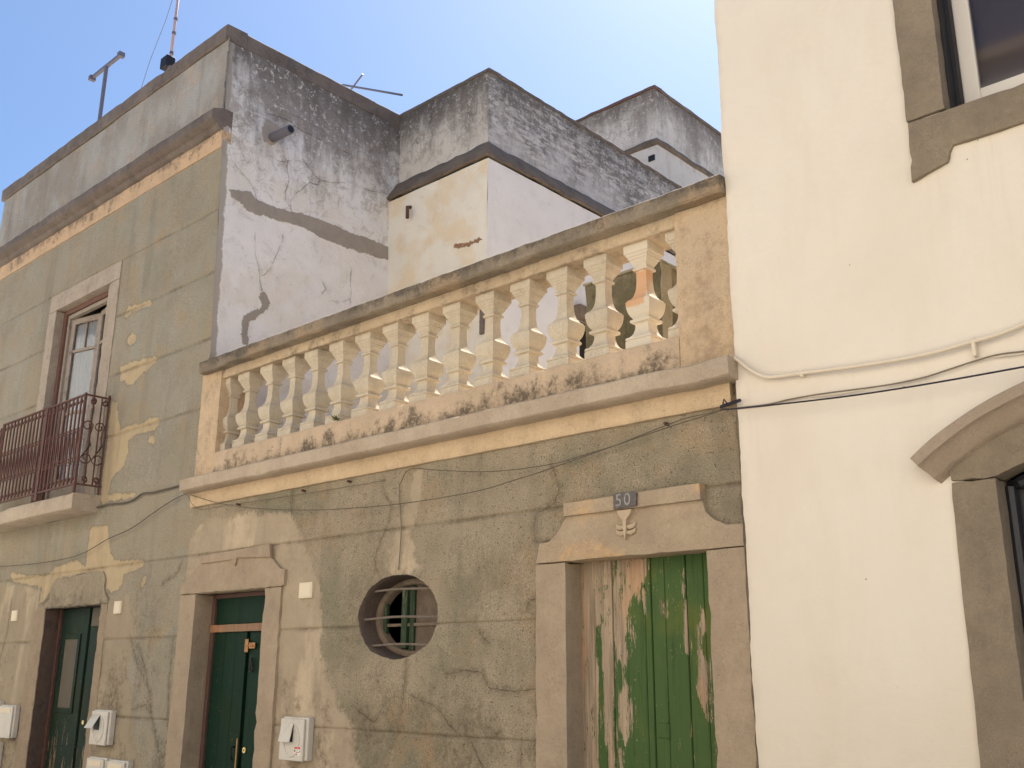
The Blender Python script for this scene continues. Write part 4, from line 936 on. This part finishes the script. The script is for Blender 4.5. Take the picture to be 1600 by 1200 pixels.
for yc in (-.215, -.085):
    top = spiral(0, 4.15, .062, math.pi * .1, 1.1, 1); bot = spiral(0, 3.80, .072, math.pi * 1.1, 1.1, 1)
    pts = [(yc + p[0] - .01, 0, p[2]) for p in top[::-1]] + [(yc + .02, 0, 4.03), (yc + .045, 0, 3.95)] + [(yc + p[0] + .01, 0, p[2]) for p in bot]
    MB().tube(yz(pts), .0075, 5).build('scroll', M['rust'], rl, smooth=2)
    for z, sg in ((4.43, 1), (3.57, -1)):
        curl(RX1 + .002, yc - .02, z, 1.5, sg * 1.5, gp, math.pi / 2)

# ---------------- rear wing behind the terrace ----------------
wing = thing('rear_wing', 'whitewashed rear wing with a grimy parapet and dark sloping ledge', 'building')
TX = -7.245; BXc = -7.06; TYE = 9.0
U = axis_pts(float(xs2(8)) - .05, TX, .03); V = axis_pts(7.44, 8.40, .03)
relief('front_parapet', M['tower_front_p'], wing, 'y', U, V, TY, (), None, lambda P: fbm(P, 2, 9) * .008)
U = axis_pts(TY, TYE, .03)
relief('side_parapet', M['tower_side_p'], wing, 'x', U, V, TX, (), None, lambda P: fbm(P, 2.5, 2) * .010 + fbm(P, 9, 2) * .003)
MB().extr([(TY + .2, 8.39), (TY - .012, 8.39), (TY - .015, 8.428), (TY + .2, 8.44)], -8.85, TX + .012, .06, .005, chip=.02).build('coping', M['coping_dark'], wing, smooth=1)
MB().extr([(TX - .2, 8.39), (TX + .014, 8.39), (TX + .016, 8.428), (TX - .2, 8.44)], TY + .205, TYE, .06, .010, axis='y', chip=.03).build('coping', M['coping_dark'], wing, smooth=1)
box('inner_parapet', M['opp'], wing, -8.9, TX - .02, TY + .02, TY + .19, 7.3, 8.39, 0); box('inner_parapet', M['opp'], wing, TX - .19, TX - .02, TY + .2, TYE, 7.3, 8.39, 0)
# sloping ledge
b = MB(); o_ = .02
ring = lambda y, x, z: [(-8.95, y, z), (x, y, z), (x, TYE, z)]
for (yy, x, z) in ((TY, TX, 7.455), (TY - .03, TX + .03, 7.44), (TB - .03, BXc + .03, 7.17), (TB - .03, BXc + .03, 7.15), (TB - .0, BXc + .0, 7.14)):
    n_ = 60
    row = [(-8.95 + (x + 8.95) * k / 20, yy, z) for k in range(21)] + [(x, yy + (TYE - yy) * k / n_, z) for k in range(1, n_ + 1)]
    b.v += [tuple(Vector(p) + mn.noise_vector(Vector(p) * 5) * o_ + mn.noise_vector(Vector(p) * 19) * .006) for p in row]
w_ = 21 + 60
for i in range(4):
    for k in range(w_ - 1): b.f.append((i * w_ + k, i * w_ + k + 1, (i + 1) * w_ + k + 1, (i + 1) * w_ + k))
b.build('ledge', M['band_grey'], wing, smooth=1)
U = axis_pts(-8.80, BXc, .03); V = axis_pts(3.36, 7.12, .03)
relief('front_wall', M['tower_front'], wing, 'y', U, V, TB, (), None, lambda P: fbm(P, 1.6, 3) * .008, lambda P: dict(pa=union(P, ['twA'])))
U = axis_pts(TB, TYE, .03)
relief('side_wall', M['tower_side'], wing, 'x', U, V, BXc, [(3.88, 4.75, 3.3, 5.62)], None, lambda P: fbm(P, 1.6, 5) * .008)
box('doorway', M['dark_room'], wing, BXc - .3, BXc - .25, 3.8, 4.8, 3.36, 5.7, 0); box('doorway_lintel', M['band_grey'], wing, BXc - .2, BXc + .10, 3.78, 4.85, 5.62, 5.78)
box('door_reveal', M['tan_dark'], wing, BXc - .25, BXc - .004, 4.75, 4.85, 3.36, 5.62, 0)
box('roof_slab', M['roof_floor'], wing, -8.9, TX - .2, TY + .2, TYE, 7.2, 7.4, 0); box('back_wall', M['opp'], wing, -8.9, BXc, TYE, TYE + .2, 3.36, 8.3, 0)
b = MB().tube([(-8.33, TB + .02, 6.93), (-8.32, TB - .06, 6.90), (-8.28, TB - .09, 6.74)], .022, 8); b.build('spout', M['rust'], wing, smooth=1)
box('vent', M['iron'], wing, -7.13, -7.075, TB - .03, TB + .0, 5.05, 5.33, .004); box('vent_slat', M['grey_metal'], wing, -7.125, -7.08, TB - .036, TB - .03, 5.18, 5.20, 0)

# ---------------- stair tower on the roofs behind ----------------
st = thing('stair_tower', 'small whitewashed roof tower behind the rear wing, its top edge red-brown', 'tower')
SY, SX = 7.5, -8.27
b = MB()
def ringbox(b, x, y, z0, z1, x0=-12.5, y1=12.0): b.box(x0, x, y, y1, z0, z1)
b = MB().box(-12.5, SX, SY, 12, 10.02, 10.96); b.build('parapet', M['stair'], st, .015)
worn(st.children[0], .25, .012, 2)
M['red_top'] = stone('red_top', (.20, .10, .075), (.15, .085, .07), (.1, .07, .06), (.06, .05, .045), .4)
MB().extr([(SX - .2, 10.95), (SX + .02, 10.95), (SX + .02, 11.0), (SX - .2, 11.01)], SY - .015, 12.0, .12, .012, axis='y').build('coping', M['coping_dark'], st)
MB().extr([(SY + .2, 10.95), (SY - .02, 10.95), (SY - .02, 11.0), (SY + .2, 11.01)], -12.5, SX + .018, .12, .012).build('coping', M['red_top'], st)
b = MB()
for (e, z) in ((0.0, 10.03), (.05, 10.0), (.10, 9.93), (.10, 9.89), (.06, 9.86)):
    b.v += [tuple(Vector(p) + mn.noise_vector(Vector(p) * 3) * .02) for p in [(-12.5 + (SX + e + 12.5) * k / 20, SY - e, z) for k in range(21)] + [(SX + e, SY - e + 4.4 * k / 30, z) for k in range(1, 31)]]
for i in range(4):
    for k in range(50): b.f.append((i * 51 + k, i * 51 + k + 1, (i + 1) * 51 + k + 1, (i + 1) * 51 + k))
b.build('ledge', M['band_grey'], st, smooth=1)
b = MB().box(-12.45, SX + .06, SY - .06, 11.9, 7.0, 9.90); b.build('wall', M['stair'], st, .01)
box('hole', M['black'], st, SX - .12, SX - .0, SY - .075, SY - .062, 9.60, 9.70, 0)

# ---------------- mould-stained block on the terrace ----------------
sh = thing('terrace_shed', 'mould-stained olive masonry block on the terrace behind the right-hand balusters', 'shed')
worn(MB().box(-4.86, -4.107, 1.2, 2.7, 3.36, 4.69).build('wall', M['mould'], sh), .12, .006)
worn(MB().box(-4.105, -4.085, 1.185, 1.32, 3.36, 4.69).build('corner_strip', M['mould_pale'], sh), .1, .004)
worn(MB().box(-4.87, -4.08, 1.185, 2.72, 4.69, 4.712).build('roof', M['mould_pale'], sh), .1, .004)

# ---------------- white house on the right ----------------
wh = thing('white_house', 'white plastered house on the right with brown stone window and door surrounds', 'house')
WY = -.045; WL = -2.80
U = axis_pts(WL, 3.0, .035, (-1.52, -.2, -1.62, -.08)); V = axis_pts(0, 8.0, .035, (4.3, 2.62))
def wh_edge(G):
    k = G[:, 0] < WL + .001; G[:, 0] = np.where(k, WL + np.array([mn.noise(Vector((0, 3, z * 3.3))) * .010 + mn.noise(Vector((7, 0, z * 17))) * .006 for z in G[:, 1]]), G[:, 0]); return G
HX0, HX1 = -1.49, -.21
relief('front_wall', M['white_wall'], wh, 'y', U, V, WY, [(-1.52, -.2, 4.3, 7.2), (-1.62, -.08, -1, 2.62)], None, lambda P: fbm(P, 1.1, 21) * .012 + fbm(P, 5, 7, 3) * .0022, None, wh_edge)
# return edge of the plaster against the neighbour
b = MB(); 
for i in range(161):
    z = 8.0 * i / 160; e = mn.noise(Vector((0, 3, z * 3.3))) * .010 + mn.noise(Vector((7, 0, z * 17))) * .006
    b.v += [(WL + e, WY + .004, z), (WL + e - .004, .6, z)]
    if i: q = 2 * i; b.f.append((q - 2, q - 1, q + 1, q))
b.build('edge', M['white_wall'], wh)
MB().extr([(WL - .028, 0), (WL + .012, 0), (WL + .012, .1), (WL - .028, .1)][0:0] or [(-.012, 0)] , 0, 1) if 0 else None
b = MB()
for i in range(150):
    z = 3.36 * i / 149; w0 = WL - .022 + mn.noise(Vector((1, 2, z * 7))) * .016; y0 = -.036 + mn.noise(Vector((5, 1, z * 12))) * .008
    b.v += [(w0, y0 + .045, z), (w0 + .006, y0, z), (WL + .03, y0 + .002, z)]
    if i: q = 3 * i; b.f += [(q - 3, q - 2, q + 1, q), (q - 2, q - 1, q + 2, q + 1)]
b.build('mortar_seam', M['joint'], wh, smooth=2)
box('side_wall', M['opp_trim'], wh, WL + .01, WL + .2, .61, 9, 0, 8, 0); box('roof_slab', M['roof_floor'], wh, WL, 3, .0, 9, 7.9, 8.05, 0)
box('back_wall', M['opp'], wh, WL, 3, 9, 9.2, 0, 8, 0); box('end_wall', M['opp'], wh, 3, 3.2, -.04, 9, 0, 8, 0); box('floor_slab', M['dark_room'], wh, WL + .2, 3, .3, 9, 3.2, 3.4, 0)
# upper window
BSY = WY - .022
def bstone(name, poly, y0=BSY, y1=.10, mat='brown_stone', amp=.004): return stone_prism(name, poly, y0, y1, M[mat], wh, amp, .05)
bstone('window_jamb', [(-1.690, 4.42), (-1.690, 7.3), (-1.487, 7.3), (-1.487, 4.425)]); bstone('window_jamb', [(-.21, 4.425), (-.21, 7.3), (-.01, 7.3), (-.01, 4.42)])
bstone('window_sill', [(-1.698, 4.075), (-1.684, 4.412), (-.01, 4.418), (0, 4.08), (-.2, 4.125), (-.215, 4.175), (-.24, 4.205), (-1.47, 4.205), (-1.488, 4.175), (-1.505, 4.125)])
uw = MB(); rect_frame(uw, -1.484, -.213, 4.40, 7.2, .10, .16, .032); uw = uw.build('window', M['gap_dark'], wh)
MB().box(-1.486, -1.474, .02, .101, 4.42, 7.2).build('shutter_track', M['gap_dark'], uw)
f2 = MB(); rect_frame(f2, -1.455, -.84, 4.525, 7.1, .165, .215, .085, .075); f2.build('window_frame', M['white_frame'], uw, .006)
f2 = MB(); rect_frame(f2, -.83, -.22, 4.525, 7.1, .165, .215, .085, .075); f2.build('window_frame', M['white_frame'], uw, .006)
MB().box(-1.372, -.923, .185, .19, 4.60, 7.02).build('pane', M['glass_dark'], uw); MB().box(-.747, -.303, .185, .19, 4.60, 7.02).build('pane', M['glass_dark'], uw)
M['blind'] = plain('blind', (.27, .25, .245), .8, .08, scale=3)
MB().box(-1.486, -1.455, .16, .26, 4.42, 7.2).build('side_gap', M['gap_dark'], uw); MB().box(-1.455, -.22, .164, .25, 4.40, 4.522).build('bottom_track', M['gap_dark'], uw)
MB().box(-1.45, -.22, .26, .27, 4.42, 7.2).build('blind', M['blind'], uw)
# arched door surround
CX = -.85
def arc(r, zc, a, n=26): return [(CX + r * math.sin(t_), zc + r * math.cos(t_)) for t_ in np.linspace(-a, a, n)]
ia = math.asin(.618 / 1.573); inner = arc(1.573, 1.04, ia)
oa = math.asin(.826 / 1.50); outer = arc(1.50, 1.33, oa)
bstone('door_arch', [(-1.676, 2.4885)] + outer + [(-.024, 2.49)] + inner[::-1])
bstone('door_jamb', [(-1.70, 0), (-1.676, 2.486), (-1.468, 2.486), (-1.47, 0)]); bstone('door_jamb', [(0, 0), (-.024, 2.486), (-.232, 2.486), (-.23, 0)])
# hood mould: fascia, cove
b = MB(); zc, R0 = 1.384, 1.563; ha = math.asin(.97 / R0); n_ = 44
prof_h = [(R0, WY), (R0, -.155), (R0 - .008, -.162), (R0 - .055, -.162), (R0 - .06, -.150), (R0 - .075, -.135), (R0 - .10, -.115), (R0 - .125, -.10), (R0 - .14, -.085), (R0 - .145, -.062), (R0 - .16, WY)]
for i in range(n_ + 1):
    a = -ha + 2 * ha * i / n_
    for (r, y) in prof_h: b.v.append(tuple(Vector((CX + r * math.sin(a), y, zc + r * math.cos(a))) + mn.noise_vector(Vector((a * 9, r * 20, y * 20))) * .0025))
m_ = len(prof_h)
for i in range(n_):
    for k in range(m_): k2 = (k + 1) % m_; b.f.append((i * m_ + k, i * m_ + k2, (i + 1) * m_ + k2, (i + 1) * m_ + k))
b.f.append(tuple(range(m_))[::-1]); b.f.append(tuple(n_ * m_ + k for k in range(m_)))
b.build('hood_mould', M['hood'], wh, smooth=1)
ad = MB(); ip = arc(1.573, 1.035, ia)
ad.prism([(-1.478, 0)] + [(x, z) for x, z in ip] + [(-.222, 0)], .10, .13); ad = ad.build('door', M['navy'], wh)
b = MB(); pts = [(-1.452, 0), (-1.452, 2.455)] + [(x * .975 - .021, z - .03) for x, z in ip[1:-1]] + [(-.248, 2.455), (-.248, 0)]
b.tube([(x, .075, z) for x, z in pts], .03, 8); b.build('door_frame', M['navy'], ad, smooth=1)
MB().prism([(-1.39, 0), (-1.39, 2.35), (-.86, 2.47), (-.86, 0)], .085, .099).build('door_leaf', M['navy'], ad, .006)
MB().box(-1.32, -.93, .074, .084, 1.1, 2.22).build('door_panel', M['plastic'], ad, .004)

# ---------------- things fixed to the walls ----------------
def plate(x0, x1, z0, z1, label):
    t_ = thing('junction_box', label, 'junction box', 'small blank cover plates', ((x0 + x1) / 2, 0, z0)); xm = (x0 + x1) / 2
    MB().box(x0 - xm, x1 - xm, -.022, .0, 0, z1 - z0).build('cover', M['plastic_warm'], t_, .004)
    MB().box(x0 - xm + .012, x1 - xm - .012, -.026, -.021, .012, z1 - z0 - .012).build('lid', M['plastic_warm'], t_, .002)
plate(-6.875, -6.705, 2.165, 2.290, 'cream cover plate between the dark green double door and the oval window')
plate(-9.965, -9.82, 2.145, 2.270, 'cream cover plate right of the far-left green door')
plate(-12.43, -12.275, 2.145, 2.265, 'cream cover plate left of the far-left green door')
def gas(x0, x1, z0, z1, label, flap=.4, sticker=False, closed=False):
    t_ = thing('meter_box', label, 'meter box', 'plastic meter boxes on the house fronts', (x0, 0, z0)); w = x1 - x0; h = z1 - z0
    MB().box(0, w, -.055, .0, 0, h).build('body', M['plastic'], t_, .008)
    MB().box(-.006, w - .03, -.075, -.0565, -.004, h - .012).build('cover', M['plastic'], t_, .006)
    if closed:
        MB().box(.03, w - .07, -.080, -.074, h - .08, h - .03).build('label_plate', M['plastic_warm'], t_, .002); return
    e = MB().tube([(w * .46 + w * .30 * math.cos(a), -.0755, h * .46 + h * .38 * math.sin(a)) for a in np.linspace(0, 6.283, 33)[:-1]], .005, 5, True); e.build('embossed_ring', M['plastic'], t_, smooth=2)
    MB().box(w * .14, w * .50, -.0765, -.0745, h * .42, h * .83).build('opening', M['black'], t_)
    f = MB().box(-.006, w * .42, -.005, .001, -h * .45, 0).build('flap', M['plastic'], t_, .002); f.location = (w * .10, -.079, h * .855); f.rotation_euler = (-flap, 0, 0)
    if sticker:
        MB().box(w * .58, w * .85, -.0775, -.0752, h * .12, h * .33).build('sticker', M['white_frame'], t_)
        s = MB(); s.box(w * .60, w * .83, -.0787, -.0776, h * .27, h * .32); s.box(w * .66, w * .78, -.0787, -.0776, h * .185, h * .20); s.build('red_print', M['red_print'], t_)
        s = MB(); s.box(w * .60, w * .64, -.0787, -.0776, h * .205, h * .25); s.box(w * .81, w * .83, -.0787, -.0776, h * .20, h * .24); s.box(w * .60, w * .63, -.0787, -.0776, h * .135, h * .155); s.box(w * .67, w * .71, -.0787, -.0776, h * .135, h * .155); s.build('black_print', M['black'], t_)
gas(-6.925, -6.60, .950, 1.262, 'pale meter box with a flap and red sticker beside the dark green double door', .22, True)
gas(-10.055, -9.71, .915, 1.232, 'pale plastic meter box with its flap standing out, right of the far-left green door', .55)
gas(-12.66, -12.33, .955, 1.265, 'pale plastic meter box with an open flap at the left edge of the picture', .5)
gas(-12.27, -11.89, .885, 1.225, 'closed pale meter box left of the far-left green door', closed=True)
gas(-10.055, -9.70, .45, .800, 'closed pale meter box with a label plate, below the one with the flap standing out', closed=True)
gas(-9.645, -9.29, .45, .795, 'closed pale meter box at the bottom edge, right one of the pair', closed=True)
gas(-12.56, -12.20, .49, .83, 'closed pale meter box at the bottom left corner', closed=True)

def cable(name, key, y, r, mat, label, cat='cable', seg=7, yf=None, par=None):
    p = PATHS[key]; pts = []
    V3 = [Vector((a, y if yf is None else yf(i, len(p)), b)) for i, (a, b) in enumerate(p)]
    for i in range(len(V3) - 1):
        p0 = V3[max(i - 1, 0)]; p1 = V3[i]; p2 = V3[i + 1]; p3 = V3[min(i + 2, len(V3) - 1)]
        for k in range(5):
            u = k / 5; pts.append(.5 * ((2 * p1) + (p2 - p0) * u + (2 * p0 - 5 * p1 + 4 * p2 - p3) * u * u + (3 * p1 - p0 - 3 * p2 + p3) * u ** 3))
    pts.append(V3[-1])
    o = MB().tube(pts, r, seg).build(name, mat, par, smooth=2)
    if label: tag(o, label, cat)
    return o
cable('conduit', 'conduit', -.072, .0115, M['conduit'], 'thick cream-painted cable clipped across the white wall, topmost of the three', seg=10)
cable('cable', 'cable_black', -.12, .0048, M['cable_black'], 'taut black cable crossing the white wall above the arched door')
cable('cable', 'thinA', -.062, .0042, M['cable_grey'], 'thin grey cable sagging across the white wall between the cream and black cables')
cable('cable', 'thinB', -.058, .0038, M['conduit'], 'thin cream-painted cable twisted round the thin grey one on the white wall')
cable('cable', 'facA', -.055, .0032, M['cable_brown'], 'long thin cable drooping below the cornice of the low house')
cable('cable', 'facB', -.045, .0030, M['cable_brown'], 'thin cable running close under the cornice to the wire above the oval window')
cable('cable', 'facC', -.016, .0042, M['cable_grey'], 'cable hanging straight down to the top of the oval window')
cable('cable', 'facD', -.030, .0022, M['cable_brown'], 'faint thin wire under the left half of the cream cornice band')
cable('cable_bundle', 'bundle', -.024, .0095, M['cable_brown'], 'thick cable bundle from the balcony slab to the left cornice end')
cable('cable', 'loose', -.045, .0045, M['cable_brown'], 'loose cable curving down across the ochre patches at the left')
def clip(x, z, label, dz=.03, y=WY):
    t_ = thing('cable_clip', label, 'clip', 'cable clips on the white wall', (x, y, z))
    MB().box(-.009, .009, -.036, .0, -dz, .018).build('strap', M['conduit'], t_, .003)
clip(-2.385, 3.166, 'cable clip near the left end of the cream cable', .02); clip(-1.49, 3.152, 'cable clip holding the cream and grey cables together', .075)
t_ = thing('cable_clamp', 'dark cable clamp at the seam between the low house and the white house', 'clamp', loc=(-2.86, -.05, 3.075))
MB().tube([(-.02, -.02, 0), (-.005, -.03, .03), (.012, -.02, .0)], .005, 6).build('loop', M['cable_black'], t_)
MB().tube([(-.03, -.03, -.012), (.10, -.03, .006)], .010, 6).build('splice', M['cable_black'], t_)
for i, (x, z, w_) in enumerate(((-7.86, 3.03, 'leftmost rusty nail stub under the cornice band, above the dark green double door'), (-6.90, 3.045, 'rusty nail stub under the cornice band, second from the left'), (-6.30, 3.05, 'rusty nail stub under the cornice band, left of the oval window wire'), (-3.30, 3.04, 'rusty nail stub under the cornice band, above the tall green door'))):
    t_ = thing('nail', w_, 'nail', 'nails under the cornice band', (x, 0, z)); MB().tube([(0, 0, 0), (0, -.04, .003)], .010, 6).build('shank', M['rust'], t_)

# ---------------- on the roof ----------------
a1 = thing('aerial_post', 'grey T-shaped post standing on the left roof edge', 'aerial', loc=(-12.09, .1, 8.44))
MB().box(-.022, .022, -.02, .02, 0, .96).build('post', M['grey_metal'], a1, .004)
MB().box(-.42, .40, -.022, .022, .955, .995).build('crossbar', M['grey_metal'], a1, .004)
MB().box(-.44, -.38, -.04, .04, .935, 1.0).build('end_cap', M['grey_metal'], a1); MB().box(.37, .43, -.04, .04, .94, 1.005).build('end_cap', M['grey_metal'], a1)
a2 = thing('aerial_mast', 'pale pink aerial mast with a dark box, rising from the roof coping', 'aerial', loc=(-10.52, .2, 8.44))
MB().tube([(0, 0, 0), (.02, 0, .9), (.055, 0, 1.9)], [.020, .018, .016], 10).build('pole', M['pink_mast'], a2, smooth=2)
MB().box(-.13, .03, -.06, .06, .32, .47).build('amplifier', M['black'], a2, .01)
for z in (.3, .5, .78, .98): MB().tube([(.01 + z * .02, 0, z), (.012 + z * .02, 0, z + .03)], .026, 10).build('bracket', M['grey_metal'], a2)
cw = MB().tube([(-10.50, .2, 10.1), (-10.75, .2, 9.55), (-11.05, .2, 9.1), (-11.35, .2, 8.45)], .0035, 4).build('guy_wire', M['cable_grey'], a2)
cw.matrix_parent_inverse = Matrix.Translation((10.52, -.2, -8.44))
a3 = thing('aerial_boom', 'thin bare aerial boom lying out over the side parapet of the tall house', 'aerial', loc=(-9.55, 2.2, 9.04))
MB().tube([(-.12, 0, .06), (1.10, 0, -.60)], .014, 6).build('boom', M['grey_metal'], a3)
MB().tube([(.02, .0, -.12), (.30, 0, .04)], .012, 6).build('cross_arm', M['grey_metal'], a3)
MB().tube([(.02, .02, -.10), (.02, .02, -1.4)], .012, 6).build('pole', M['pink_mast'], a3)
